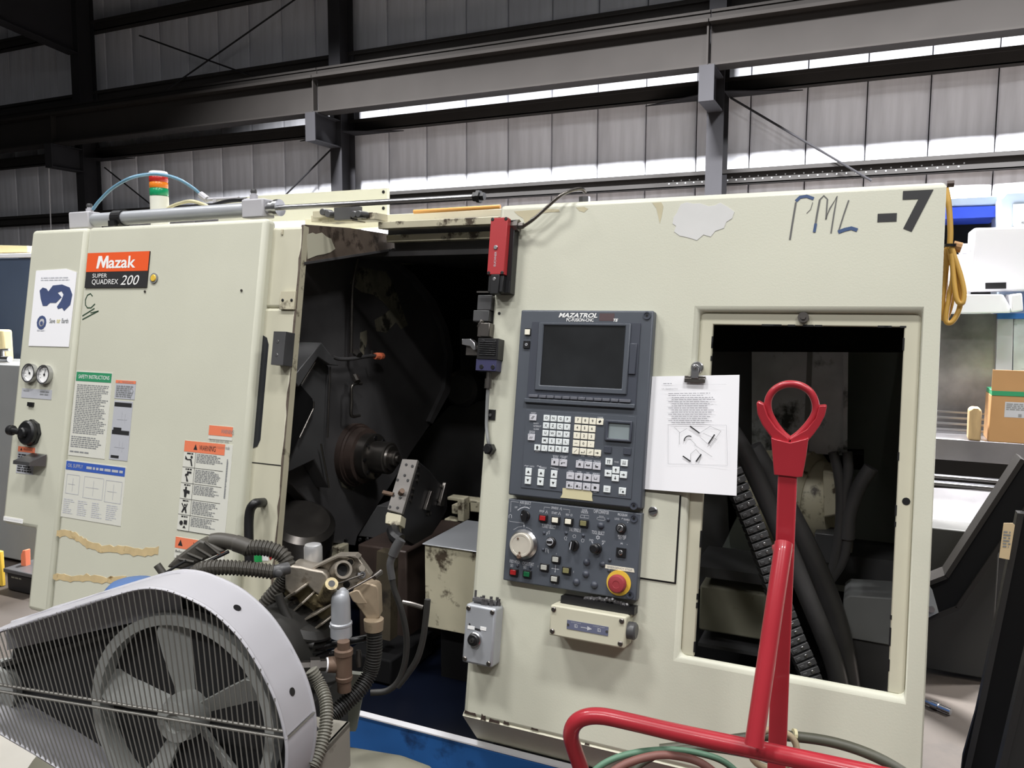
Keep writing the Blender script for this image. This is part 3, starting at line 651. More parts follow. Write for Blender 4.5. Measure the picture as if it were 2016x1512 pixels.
mb = MB().m(0).box(F, a0, a1, b0, b1, -.03, -.022).m(1)
for s in (.2, .8): mb.disc(F, a0 + (a1 - a0) * s, (b0 + b1) / 2, .005, -.022, -.02, 8)
mb.build('striker_plate', [CREAMW, BLACK], door, bevel=.002)
a0, a1, b0, b1 = F.rect(553, 655, 571, 721, -.02)
mb = MB().m(0).box(F, a0, a1, b0, b1, -.03, .012).m(1)
for s in (.3, .7): mb.disc(F, (a0 + a1) / 2 - .004, b0 + (b1 - b0) * s, .005, .012, .013, 8)
mb.build('latch_block', [BLACKG, STEEL], door, bevel=.004)
q = lambda x, y, c: F.hit(x, y, c)
pth = smoothpath([q(491, 1110, .02), q(490, 1060, .02), q(490, 1025, .02), q(493, 1003, .02), q(501, 992, .018), q(510, 990, .0), q(519, 989, -.03)])
MB().tube(pth, .014, 12).build('door_handle', BLACK, door, smooth=60)
# --- right cover with the big opening
wo = [UV(*p) for p in ((1376, 613), (1812, 612), (1786, 1377), (1339, 1288))]
wa0 = (wo[0][0] + wo[3][0]) / 2; wa1 = (wo[1][0] + wo[2][0]) / 2; wb1 = wo[0][1]; wb0 = (wo[2][1] + wo[3][1]) / 2
rcv = MB().prism(F, [(uR0, vRb), (uR1, vRb), (uR1, vt), (uR0, vt)], -.03, 0, [[(wa0, wb0), (wa1, wb0), (wa1, wb1), (wa0, wb1)]]).build('right_cover', CREAM, L, bevel=.013, seg=3)
MB().box(F, uR0, uR1, vt - .012, vt - .004, -.32, -.03).box(F, uR1 - .012, uR1 - .002, vRb, vt - .01, -.32, -.03).box(F, uR0 + .002, uR0 + .012, vRb, vt - .35, -.16, -.03).build('cover_return', CREAM2, L)
# inward slanting foot of the cover
fb_ = Fr(F.P(0, vRb, 0), (1, 0, 0), (0, -.62, .78))
MB().box(fb_, uR0, uR1, -.16, -.0, -.02, 0).build('cover_foot', CREAM2, L)
mb = MB()
for i, (x, wd, h) in enumerate(((.004, .035, .005), (.052, .014, .009), (.075, .03, .005), (.115, .016, .005), (.19, .02, .003), (.33, .012, .003))):
    x += uR0; y = vRb + .004 + random.uniform(0, .008)
    mb.prism(F, [(x, y - h), (x + wd * .4, y - h * .7), (x + wd, y - h * .9), (x + wd * .9, y + h * .5), (x + wd * .5, y + h * .3), (x + .002, y + h * .8)], 0, .001)
mb.build('paint_chips', RUST, rcv)
ia0 = F.ab(1402, 640, -.015)[0]; ia1 = F.ab(1778, 645, -.015)[0]; ib1 = F.ab(1590, 641, -.015)[1]
ia0 = (ia0 + F.ab(1368, 1297, -.015)[0]) / 2; ia1 = (ia1 + F.ab(1750, 1365, -.015)[0]) / 2
wf = MB().prism(F, [(wa0, wb0), (ia0, wb0), (ia0, ib1), (ia1, ib1), (ia1, wb0), (wa1, wb0), (wa1, wb1), (wa0, wb1)], -.028, -.015).build('window_frame', CREAM2, rcv, bevel=.002)
a, b = F.ab(1582, 626, -.015); MB().disc(F, a, b, .012, -.015, -.004, 14).disc(F, a, b, .006, -.004, .0, 6).build('frame_bolt', STEELD, rcv)
a, b = F.ab(1784, 987, -.015); MB().disc(F, a, b, .008, -.016, -.0142, 12).build('bolt_hole', BLACK, rcv)
mb = MB()      # ragged sealant left on the opening's edge
for i in range(16):
    y = wb0 + (ib1 - wb0) * random.random(); x = ia1 if i % 2 else ia0; mb.box(F, x - .002, x + .0015, y, y + random.uniform(.008, .03), -.02, -.0145)
for i in range(8):
    x = ia0 + (ia1 - ia0) * random.random(); mb.box(F, x, x + random.uniform(.01, .05), ib1 - .002, ib1 + .002, -.02, -.0145)
mb.build('old_sealant', BLACK, rcv, kind='stuff')
# faint rusty stains under the top edge
STAIN = mat('rusty_stain', (188, 180, 150), .5, var=.12, vs_=12)
for px in ([(1012, 416), (1040, 414), (1075, 411), (1100, 412), (1102, 417), (1080, 418), (1060, 421), (1044, 430), (1036, 446), (1030, 430), (1020, 424)], [(1284, 399), (1302, 398), (1306, 406), (1303, 424), (1299, 440), (1296, 426), (1292, 410)], [(1134, 408), (1150, 407), (1158, 411), (1150, 418), (1140, 415)]):
    MB().ppx(F, px, 0, .0005).build('paint_stain', STAIN, rcv)
# writing on it
mb = MB()
a0, a1, b0, b1 = F.rect(1728, 421, 1765, 436); mb.box(F, a0, a1, b0, b1, 0, .0009)
mb.textpx('7', F, 1774, 457, 1838, 373, .0009, 0, .035); mb.build('big_number', INK, rcv)
mb = MB()
for s, wd in (([(1555, 472), (1560, 440), (1567, 398)], .004), ([(1603, 458), (1608, 425), (1614, 393)], .004), ([(1614, 393), (1622, 385), (1629, 392), (1626, 432), (1634, 410), (1648, 386), (1642, 420), (1636, 459)], .003), ([(1671, 394), (1662, 420), (1651, 455)], .003), ([(1600, 398), (1596, 412), (1588, 420)], .0015)): mb.m(0).stroke(F, s, wd, .0009)
for s, wd in (([(1567, 396), (1575, 388), (1588, 386), (1602, 391)], .007), ([(1603, 457), (1606, 440)], .006), ([(1650, 457), (1663, 452), (1676, 449), (1688, 453)], .008)): mb.m(1).stroke(F, s, wd, .001)
mb.build('marker_letters', [MARK, MARKB], rcv)
jp = [(1326, 428), (1333, 418), (1340, 402), (1352, 398), (1365, 401), (1378, 400), (1395, 406), (1408, 404), (1418, 399), (1434, 408), (1446, 417), (1441, 430), (1430, 437), (1425, 449), (1408, 455), (1399, 466), (1385, 462), (1372, 473), (1356, 468), (1338, 464), (1327, 456), (1331, 445), (1324, 440)]
MB().ppx(F, jp, 0, .0009).build('bare_patch', PATCHW, rcv)
for x, y in ((983, 617),):
    a, b = UV(x, y); MB().disc(F, a, b, .004, 0, .001, 10).build('screw_hole', BLACK, rcv)
# hatch right of the control panel
a0, a1, b0, b1 = F.rect(1268, 968, 1328, 1146)
mb = MB().m(0).box(F, a0, a1, b0, b1, 0, .004).m(1).box(F, a1, a1 + .004, b0 - .003, b1, 0, .0015).box(F, a0, a1 + .004, b0 - .004, b0, 0, .0015).box(F, a0 - .002, a0, b0, b1, 0, .001)
mb.build('narrow_hatch', [CREAM, BLACK], rcv, bevel=.0015)
a, b = UV(1287, 1006)
mb = MB().m(0).disc(F, a, b, .011, .004, .009, 18, .002).m(1).box(F.sub(a, b, 0, .3), -.009, .009, -.0015, .0015, .0085, .0092); mb.build('hatch_screw', [STEEL, BLACK], rcv, smooth=40)
# red safety switch with its gland and cable
a0, a1, b0, b1 = F.rect(973, 433, 998, 543, .03)
sw = MB().m(0).box(F, a0, a1, b0, b1, .03, .05).m(1).box(F, a0 + .004, a1 + .012, b0 - .045, b1 - .002, 0, .03).m(1).box(F, a0 + .004, a1 - .002, b0 - .045, b0 - .002, .03, .046)
sw.m(1).box(F, a0 + .012, a1 - .012, b0 - .05, b0, .03, .05)
for x in (a0 + .005, a1 - .005):
    for y in (b0 + .004, b1 - .004): sw.m(1).disc(F, x, y, .005, .046, .051, 10)
sw.m(2).disc(F, (a0 + a1) / 2 - .004, (b0 + b1) / 2 - .004, .006, .05, .0525, 12).disc(F, (a0 + a1) / 2 - .002, b0 - .012, .005, .046, .051, 12)
fr = F.sub((a0 + a1) / 2 - .003, b0 + .04, 0, R_(90)); sw.m(3).textc('EUCHNER', fr, 0, 0, .006, .0506)
sw.build('safety_switch', [REDP, BLACK, STEEL, INKL], rcv, bevel=.003)
MB().box(F, a0 - .04, a0 + .01, b0 - .042, b0 - .038, .018, .022).build('switch_tongue', STEELD, rcv)
p0 = F.hit(1010, 445, .02); p1 = p0 + F.u * .028
MB().m(0).lathe(p0 - F.u * .012, F.u, [(0, .013), (.018, .013), (.018, .016), (.03, .016), (.03, .010), (.042, .008)], 8).build('cable_gland', STEELD, rcv, smooth=30)
pc = smoothpath([F.hit(1030, 446, .02), F.hit(1050, 432, .03), F.hit(1080, 405, .03), F.hit(1105, 384, .03), F.hit(1128, 374, .0), F.hit(1145, 372, -.03), F.hit(1152, 379, -.05)])
MB().tube(pc, .0045, 8).build('switch_cable', STEELD, rcv, smooth=60)
p = F.hit(1151, 379, -.05); p.z = F.P(0, vt, 0).z - .004
MB().cyl(p, p + Vector((0, 0, .02)), .015, 6).build('top_gland', STEEL, rcv)
# dark sensor and the bits on the cover's left edge
a0, a1, b0, b1 = F.rect(943, 666, 979, 731, .03)
mb = MB().m(0).box(F, a0, a1, b0 + .03, b1, .0, .035).m(1).box(F, a0 - .002, a1 - .003, b0, b0 + .03, .0, .033).m(0)
for k in range(7): mb.box(F, a0 + .006, a1 - .006, b0 + .04 + k * .0055, b0 + .0425 + k * .0055, .035, .0375)
for x in (.25, .8): mb.m(0).disc(F, a0 + (a1 - a0) * x, b0 + .01, .006, .033, .0345, 10).disc(F, a0 + (a1 - a0) * x, b1 - .008, .005, .035, .037, 10)
mb.build('door_sensor', [BLACK, BPURP], rcv, bevel=.003)
MB().prism(F, [F.ab(*p, .02) for p in ((912, 668), (930, 668), (938, 676), (940, 690), (934, 690), (928, 682), (912, 679))], .005, .03).build('sensor_hook', STEEL, rcv, bevel=.002)
MB().box(F, *F.rect(920, 680, 944, 700, .015), .005, .02).build('hook_bracket', STEELD, rcv)
MB().box(F, *F.rect(944, 636, 966, 664, .015), -.02, .025).cyl(F.hit(942, 645, .02), F.hit(950, 630, .02), .006, 8).build('sensor_bracket', STEELD, rcv, bevel=.003)
MB().box(F, *F.rect(944, 582, 970, 612, .0), -.04, .01).box(F, *F.rect(936, 612, 966, 634, .0), -.03, .012).build('edge_bracket', BLACKG, rcv, bevel=.002)
a, b = F.ab(962, 742, .02)
MB().cyl(F.P(a, b + .02, .02), F.P(a, b - .005, .02), .007, 10).cyl(F.P(a, b - .005, .02), F.P(a, b - .03, .02), .0095, 10).build('cable_plug', STEELD, rcv, smooth=40)
MB().tube(smoothpath([F.hit(961, 760, .02), F.hit(959, 800, .012), F.hit(958, 840, .008), F.hit(961, 868, .012), F.hit(965, 882, .004)]), .0048, 8).build('sensor_cable', GREYM, rcv, smooth=60)
a, b = UV(967, 884); MB().disc(F, a, b, .015, 0, .02, 6).disc(F, a, b, .01, .02, .028, 14).build('cable_nut', BLACK, rcv)
a0, a1, b0, b1 = F.rect(961, 806, 975, 827); a, b = (a0 + a1) / 2, (b0 + b1) / 2
MB().m(0).box(F, a0, a1, b0, b1, 0, .003).m(1).disc(F, a - .002, b - .001, .004, .003, .006, 10).build('cable_tie_base', [BLACK, STEEL], rcv)
# grey switch box, its key switch and plugs on top
a0, a1, b0, b1 = F.rect(917, 1188, 968, 1316, .05)
gb = MB().m(0).box(F, a0, a1, b0, b1, .0, .05)
bx = gb.build('switch_box', SILVER, rcv, bevel=.006)
mb = MB()
for x in (a0 + .009, a1 - .009):
    for y in (b0 + .01, b1 - .01): mb.disc(F, x, y, .006, .05, .0535, 12, .0015)
mb.build('box_screws', STEELD, rcv, smooth=40, kind='stuff')
ck, dk = F.ab(936, 1258, .05)
MB().m(0).disc(F, ck, dk, .0175, .05, .058, 24, .002).m(1).disc(F, ck, dk, .0145, .058, .068, 24, .002).m(0).disc(F, ck - .0, dk, .006, .068, .072, 14).m(1).disc(F, ck, dk, .0025, .072, .0725, 8).build('key_switch', [STEEL, BLACK], rcv, smooth=35)
mb = MB()
for (x0, y0, x1, y1, s) in ((921, 1231, 934, 1240, 'NORMAL'), (946, 1233, 957, 1242, 'SETUP')):
    p = F.rect(x0, y0, x1, y1, .05); mb.m(0).box(F, *p, .05, .0508).m(1).text(s, F, p[0] + .002, p[2] + .004, p[1] - .002, p[3] - .004, .0511)
mb.m(1).stroke(F, [(935, 1238), (946, 1241)], .005, .0507).stroke(F, [(923, 1228), (926, 1230)], .004, .0507)
mb.build('switch_labels', [WHITE, INK], rcv)
mb = MB()
for i in range(9):
    x = a0 + .02 + .055 * i / 8; y = b1 + .004 + random.uniform(0, .008); c = random.uniform(.01, .035)
    mb.lathe(F.P(x, b1, c), F.v, [(0, .006), (.008, .006), (.008, .004), (.014 + random.uniform(0, .006), .004)], 7)
mb.cyl(F.P(a0 + .016, b1, .03), F.P(a0 + .015, b1 + .032, .028), .003, 6).cyl(F.P(a0 + .01, b1 + .01, .03), F.P(a1 - .012, b1 + .006, .02), .007, 8)
mb.build('loose_swarf', BLACKM, rcv)
# cream junction box
fj = F.sub(0, 0, 0, 0)
a0, a1, b0, b1 = F.rect(1084, 1190, 1229, 1278, .06)
jb = MB().box(F, a0, a1, b0, b1, .0, .06).build('junction_box', CREAM2, rcv, bevel=.004)
mb = MB()
for x in (a0 + .009, a1 - .01):
    for y in (b0 + .011, b1 - .01): mb.disc(F, x, y, .006, .06, .0645, 12, .002)
mb.build('box_screws', STEELD, rcv, smooth=40, kind='stuff')
p = F.rect(1117, 1220, 1197, 1252, .06)
mb = MB().m(0).box(F, *p, .06, .0612); W = p[1] - p[0]; H = p[3] - p[2]; c = .0616
mb.m(1).text('AUTO DOOR', F, p[0] + W * .1, p[2] + H * .78, p[0] + W * .34, p[2] + H * .88, c).text('CYCLE START', F, p[0] + W * .64, p[2] + H * .78, p[0] + W * .92, p[2] + H * .88, c)
for s in (.22, .78):
    x = p[0] + W * s; y = p[2] + H * .45; e = H * .16
    for q4 in ((x - e, x + e, y - e, y - e + .0012), (x - e, x + e, y + e, y + e + .0012), (x - e, x - e + .0012, y - e, y + e), (x + e, x + e + .0012, y - e, y + e), (x - .0006, x + .0006, y - e * .7, y + e * .7)): mb.quad(F, *q4, c)
x = p[0] + W * .5; y = p[2] + H * .45
mb.quad(F, x - .016, x, y - .0008, y + .0008, c).add([F.P(x, y - .005, c), F.P(x + .012, y, c), F.P(x, y + .005, c)], [(0, 1, 2)])
for s in (.03, .97): mb.m(2).disc(F, p[0] + W * s, p[2] + H * .5, .003, .0612, .0625, 8)
mb.build('button_plate', [mat('slate_plate', (98, 102, 124), .5), INKL, STEEL], rcv)
MB().lathe(F.P(a1, (b0 + b1) / 2 + .002, .035), F.u, [(0, .02), (.016, .02), (.02, .016)], 20).build('side_button', BLACKG, rcv, smooth=35)
MB().box(F, a0 + .014, a1 + .01, b1 + .001, b1 + .018, .0, .03).build('rubber_strip', BLACK, rcv)
mb = MB()
for i in range(16):
    x = a0 + .075 + .1 * i / 15; y = b1 + .018 + .008 * math.sin(i / 15 * math.pi) * random.uniform(.3, 1); mb.lathe(F.P(x, y, .02), Vector((random.random() - .5, -.6, random.random() - .2)), [(-.006, .002), (-.003, .006), (.003, .006), (.007, .003)], 7)
mb.build('swarf_pile', BLACKM, rcv, kind='stuff')
# --- control panel: upper housing and lower button plate
CT = .03
pa0, pa1, pb0, pb1 = F.rect(1026, 610, 1263, 1003, CT)
qa0, qa1, qb0, qb1 = F.rect(998, 981, 1254, 1184, CT - .005)
qa0 = pa0; qa1 = pa1
cpn = MB().box(F, pa0, pa1, pb0, pb1, 0, CT).build('control_panel', CPGREY, L, bevel=.004)
low = MB().box(F, qa0, qa1, qb0, qb1, 0, CT - .005).build('operator_panel', CPGREY, L, bevel=.003)
c1 = lambda x, y: (960 + x * .17857, 590 + y * .17857)
c2 = lambda x, y: (970 + x * .1488, 790 + y * .1488)
c3 = lambda x, y: (960 + x * .15873, 970 + y * .15873)
def rr(cr, x0, y0, x1, y1, c): return F.rect(*cr(x0, y0), *cr(x1, y1), c)
def tp(mb, st, cr, x0, y0, x1, y1, c, sh=0, bo=0): return mb.textpx(st, F, *cr(x0, y0), *cr(x1, y1), c, sh, bo)
# screen housing
a0, a1, b0, b1 = rr(c1, 570, 250, 1535, 1050, CT + .004)
MB().prism(F, [(a0 - .02, b0 - .026), (a1 + .022, b0 - .026), (a1 + .022, b1 + .001), (a0 - .02, b1 + .001)], CT, CT + .003).build('screen_housing', CPDARK, cpn)
s0, s1, t0, t1 = rr(c1, 628, 282, 1480, 985, CT + .002)
MB().prism(F, [(a0, b0), (a1, b0), (a1, b1), (a0, b1)], CT + .002, CT + .007, [[(s0, t0), (s1, t0), (s1, t1), (s0, t1)]]).build('screen_bezel', CPGREY, cpn, bevel=.0025)
MB().box(F, s0, s1, t0, t1, CT + .003, CT + .0036).build('screen', SCREEN, cpn)
e = rr(c1, 1575, 482, 1630, 826, CT + .003); MB().box(F, e[0], e[1], e[2], e[3], CT + .003, CT + .007).build('card_slot_cover', CPDARK, cpn, bevel=.0015)
fk = ((460, 558), (575, 650), (660, 735), (745, 820), (830, 910), (917, 995), (1003, 1080), (1090, 1170), (1180, 1260), (1270, 1350), (1365, 1445), (1455, 1580))
yb = F.ab(*c1(1000, 1090), CT)[1]; h = .0072; SOFT = mat('soft_key_grey', (98, 100, 108), .4)
for i, (x0, x1) in enumerate(fk):
    k0 = F.ab(*c1(x0, 1070 + 58 * i / 11), CT + .003)[0]; k1 = F.ab(*c1(x1, 1070 + 58 * i / 11), CT + .003)[0]
    MB().box(F, k0, k1, yb - h / 2, yb + h / 2, CT, CT + .009).build('soft_key', SOFT, cpn, bevel=.001)
x0 = F.ab(*c1(415, 1100), CT)[0]; x1 = F.ab(*c1(1630, 1160), CT)[0]
MB().box(F, x0, x1, yb - .017, yb - .006, CT, CT + .008).build('key_ledge', CPGREY, cpn, bevel=.002)
# small square switches left of the screen
e = rr(c1, 417, 316, 475, 395, CT); MB().m(0).box(F, *e, CT, CT + .003).m(1).box(F, e[0] + .001, e[1] - .001, e[2] + .001, e[3] - .003, CT + .003, CT + .006).build('power_on_button', [BLACK, KEYC], cpn, bevel=.0008)
e = rr(c1, 402, 455, 465, 536, CT); a, b = (e[0] + e[1]) / 2, (e[2] + e[3]) / 2
MB().m(0).box(F, *e, CT, CT + .004).m(1).lathe(F.P(a, b, CT + .004), F.w, [(0, .0035), (.0006, .0035), (.0006, .0025), (.0, .0025)], 14).build('power_off_button', [BLACK, INKL], cpn)
mb = MB()
tp(mb, 'MAZATROL', c1, 782, 196, 1213, 148, CT + .0008, .28, .03); tp(mb, 'PC-FUSION-CNC', c1, 868, 240, 1170, 206, CT + .0008, 0, .02); tp(mb, 'TE', c1, 1385, 243, 1440, 210, CT + .0008, .28, .035)
mb.build('panel_lettering', WHITE, cpn)
e = rr(c1, 1235, 150, 1395, 235, CT); MB().box(F, *e, CT, CT + .0004).build('faded_logo', mat('faded_dark_red', (84, 66, 68), .5), cpn)
def hexhole(cr, x, y, c, par):
    a, b = F.ab(*cr(x, y), c)
    MB().m(0).lathe(F.P(a, b, c), F.w, [(0, .0095), (.0025, .0095), (.0025, .007), (.0008, .0065)], 18).m(1).disc(F, a, b, .0035, c, c + .0012, 6).build('cap_screw', [CPDARK, BLACK], par, smooth=40)
hexhole(c1, 1757, 176, CT, cpn); hexhole(c2, 1868, 1382, CT, cpn)
hexhole(c3, 1815, 320, CT - .005, low); hexhole(c3, 1765, 1265, CT - .005, low)
# keyboard field
e = rr(c2, 448, 110, 1835, 1295, CT)
MB().prism(F, [(e[0], e[2]), (e[1], e[2]), (e[1], e[3]), (e[0], e[3])], CT, CT + .0015).build('keyboard_field', CPGREY, cpn, bevel=.0006)
kz = CT + .0015
leg = MB()       # printed legends, black on keys
wl = MB()        # white print beside keys
protos = {}
def key(x, y, w_, h_, m, st=None, shear=0, cr=c2, hgt=.003, dot=False):
    a, b = F.ab(*cr(x, y), kz); w_ *= .0002; h_ *= .000188
    kk = (round(w_, 5), round(h_, 5), m.name)
    if kk in protos: again(protos[kk], cpn, F.P(a, b, kz + hgt / 2))
    else: protos[kk] = MB().box(F, a - w_ / 2, a + w_ / 2, b - h_ / 2, b + h_ / 2, kz, kz + hgt).build('key', m, cpn, bevel=.0006)
    if st: leg.textc(st, F, a, b + h_ * .05, h_ * .42, kz + hgt + .0004, shear, .012)
    if dot: leg.disc(F, a - w_ * .34, b + h_ * .36, .0009, kz + hgt, kz + hgt + .0003, 8)
    return a, b, kz + hgt + .0004
rows = ('ONGP', 'XZCY', 'UWHV', 'MSTL', 'IKRF')
for r, row in enumerate(rows):
    for c, ch in enumerate(row):
        a, b, z = key(717 - 7.5 * r + 92.7 * c, 222 + 99.5 * r + 6.5 * c, 80, 80, KEYW, ch)
        leg.quad(F, a + .0045, a + .006, b - .0058, b - .0043, z)
def poly(P, a, b, z, s=.006): leg.prism(F, [(a + x * s, b + y * s) for x, y in P], z - .0004, z)
a, b, z = key(595, 612, 80, 80, KEYW); poly([(-.4, -.9), (.4, -.9), (.4, .1), (.8, .1), (0, 1), (-.8, .1), (-.4, .1)], a, b, z, .005)
nrows = ('789', '456', '123', '-0.')
for r, row in enumerate(nrows):
    for c, ch in enumerate(row):
        a, b, z = key(1133 - 8.2 * r + 97 * c, 250 + 101.7 * r + 7.5 * c, 84, 82, KEYC, ch if ch.isdigit() else None)
        if ch == '-': leg.quad(F, a - .004, a + .004, b - .0004, b + .0004, z)
        if ch == '.': leg.disc(F, a, b, .0009, z - .0003, z, 8)
a, b, z = key(1423, 270, 84, 82, KEYC); poly([(-.2, -.9), (.9, .1), (.2, .9), (-.9, -.1)], a, b, z, .0045)
a, b, z = key(1100, 657, 84, 82, KEYC); poly([(-.8, -.7), (-.7, -.8), (.8, .7), (.7, .8)], a, b, z, .005)
a, b, z = key(1198, 665, 84, 82, KEYC); poly([(-1, -.5), (-.4, -.1), (-.4, -.4), (.7, -.4), (.7, .5), (.9, .5), (.9, -.6), (-.4, -.6), (-.4, -.9)], a, b, z, .005)
a, b, z = key(1294, 675, 84, 82, KEYC)
for d in (-.5, 0, .5): poly([(-.6 + d, -.7), (-.5 + d, -.7), (.6 + d, .7), (.5 + d, .7)], a, b, z, .004)
a, b, z = key(1392, 684, 84, 82, KEYC); poly([(-1, .15), (-.1, .15), (-.1, .6), (.6, 0), (-.1, -.6), (-.1, -.15), (-1, -.15)], a, b, z, .005)
a, b, z = key(537, 213, 92, 84, KEYG, dot=True)
for d in (-.3, .3): poly([(-.6 + d, -.7), (-.35 + d, -.7), (.6 + d, .7), (.35 + d, .7)], a, b, z, .0055)
a, b, z = key(515, 475, 92, 84, KEYG, dot=True)
for d in (-.6, -.1, .5): poly([(-.4 + d, -.7), (-.25 + d, -.7), (.3 + d, .3), (.15 + d, .3)], a, b, z, .0055)
glyph = ([(-.6, -.5), (.1, -.5), (.1, .5), (-.6, .5)], [(-.9, -.6), (-.5, -.6), (-.3, 0), (.9, 0), (.9, .3), (-.9, .1)], [(-.5, -.7), (-.2, -.7), (0, .1), (.2, -.7), (.5, -.7), (.4, .5), (-.4, .5)], [(-.8, -.4), (.8, -.4), (.8, .3), (.4, .3), (.2, -.1), (-.2, -.1), (-.4, .3), (-.8, .3)],
         [(-.6, -.6), (.7, -.6), (.7, .0), (-.2, .0), (-.2, .5), (-.6, .5)], [(-.8, -.15), (-.4, .2), (0, -.1), (.4, .2), (.8, -.1), (.8, -.3), (.4, 0), (0, -.3), (-.4, 0), (-.8, -.35)], [(-.6, -.3), (0, -.7), (.6, -.3), (.6, .3), (0, .7), (-.2, .1), (-.6, .3)], [(-.7, -.5), (.3, -.5), (.8, 0), (.3, .5), (-.7, .5), (-.3, 0)], [(-.7, -.5), (.7, -.5), (.7, .5), (.5, .5), (.5, -.3), (-.5, -.3), (-.5, .5), (-.7, .5)])
for i, (x, y) in enumerate(((828, 805), (937, 815), (1155, 835), (1266, 845), (1380, 858), (1030, 985), (1142, 997), (1255, 1010), (1366, 1020))):
    a, b, z = key(x, y, 98, 92, KEYG, dot=True); poly(glyph[i], a, b, z, .0055)
for i, (x, y) in enumerate(((1025, 1108), (1133, 1118), (1247, 1130), (1360, 1142))):
    a, b, z = key(x, y, 98, 92, KEYG, dot=True)
    if i < 3: poly([(-.8, -.6), (-.3, -.8), (0, -.6), (0, .2), (-.1, .4), (-.2, .1), (-.3, .5), (-.45, .1), (-.6, .4), (-.8, 0)], a, b, z, .0055); leg.quad(F, a + .002, a + .006, b - .003, b - .0018, z)
    else: poly([(-.6, -.6), (.3, -.6), (.7, 0), (.3, .5), (-.6, .5)], a, b, z, .0055)
arw = [(-.14, -.8), (.14, -.8), (.14, 0), (.55, 0), (0, .8), (-.55, 0), (-.14, 0)]
rot = lambda P, k: [((x, y), (y, -x), (-x, -y), (-y, x))[k] for x, y in P]
for x, y, k in ((1633, 910, 0), (1530, 952, 3), (1733, 972, 1), (1626, 1015, 2)):
    a, b, z = key(x, y, 86, 84, KEYW); poly(rot(arw, k), a, b, z, .0055)
for x, y, k in ((1541, 797, 0), (1743, 815, 2)):
    a, b, z = key(x, y, 86, 84, KEYW)
    for d in (-.0022, .0022): poly(rot([(-.12, -.9), (.12, -.9), (.12, .4), (.4, .4), (0, .9), (-.4, .4), (-.12, .4)], k), a + d, b, z, .005)
a, b, z = key(1515, 1162, 86, 84, KEYW); leg.quad(F, a - .004, a + .004, b + .0015, b + .0023, z).quad(F, a - .004, a + .004, b - .0023, b - .0015, z)
a, b, z = key(1718, 1185, 86, 84, KEYW); leg.quad(F, a - .0045, a + .001, b + .0038, b + .0044, z).quad(F, a - .0045, a - .0039, b - .002, b + .0044, z).disc(F, a + .002, b - .002, .0025, z - .0003, z, 8)
for x, y, k in ((478, 932, 0), (470, 1045, 2), (645, 948, 0), (635, 1062, 2), (815, 965, 0), (805, 1082, 2)):
    a, b, z = key(x, y, 82, 100, KEYW); poly(rot([(-.6, -.5), (.6, -.5), (0, .6)], k), a, b, z, .006)
for x, y in ((1525, 640), (1783, 662)): key(x, y, 90, 84, CPDARK)
leg.build('key_legends', INK, cpn, kind='stuff')
for st, x0, y0, x1, y1 in (('RESET', 508, 162, 575, 148), ('READY', 540, 300, 610, 285), ('INTERRUPT', 540, 338, 645, 322), ('ALARM', 540, 376, 610, 360), ('SINGLE', 485, 405, 560, 392), ('BLOCK', 485, 424, 560, 411), ('CLEAR', 1388, 222, 1462, 208),
                           ('SHIFT', 562, 672, 620, 658), ('EOB', 1172, 732, 1215, 716), ('CANCEL', 1255, 738, 1330, 722), ('INPUT', 1358, 745, 1418, 729), ('SINGLE', 795, 730, 870, 716), ('BLOCK', 800, 750, 868, 736), ('COOLANT', 892, 738, 990, 724), ('STOP', 910, 758, 970, 744),
                           ('MFI', 1138, 782, 1178, 768), ('COOLANT', 1225, 790, 1315, 776), ('MACHINE', 1338, 802, 1428, 788), ('RAPID', 1005, 932, 1065, 918), ('HOME', 1118, 942, 1175, 928), ('TAPE', 1235, 955, 1280, 941), ('MEMORY', 1325, 966, 1415, 952), ('PAGE', 1610, 812, 1668, 795),
                           ('MDI', 1335, 1208, 1375, 1192), ('WINDOW', 1665, 1248, 1762, 1232), ('RAPID', 490, 868, 550, 855), ('SPINDLE', 620, 885, 712, 872), ('FEED', 815, 900, 872, 887)):
    tp(wl, st, c2, x0, y0, x1, y1, kz + .0003, 0, .01)
for x0, y0 in ((420, 855), (585, 860), (765, 880)): wl.stroke(F, [c2(x0, y0), c2(x0 + 15, y0 - 8), c2(x0 + 30, y0 + 4), c2(x0 + 55, y0 - 2)], .0015, kz + .0003)
wl.build('keyboard_print', INKL, cpn, kind='stuff')
e = rr(c2, 1505, 243, 1840, 545, CT); i_ = rr(c2, 1545, 285, 1812, 508, CT)
MB().prism(F, [(e[0], e[2]), (e[1], e[2]), (e[1], e[3]), (e[0], e[3])], CT, CT + .008, [[(i_[0], i_[2]), (i_[1], i_[2]), (i_[1], i_[3]), (i_[0], i_[3])]]).build('small_display_bezel', CPDARK, cpn, bevel=.002)
MB().box(F, *i_, CT, CT + .003).build('small_display', LCD, cpn)
tpx = [c2(*p) for p in ((925, 1148), (1010, 1152), (1100, 1168), (1290, 1188), (1318, 1215), (1312, 1270), (1322, 1322), (1200, 1308), (1000, 1285), (895, 1275), (922, 1225))]
MB().ppx(F, tpx, CT + .001, CT + .0024).build('masking_tape', MASK, cpn)
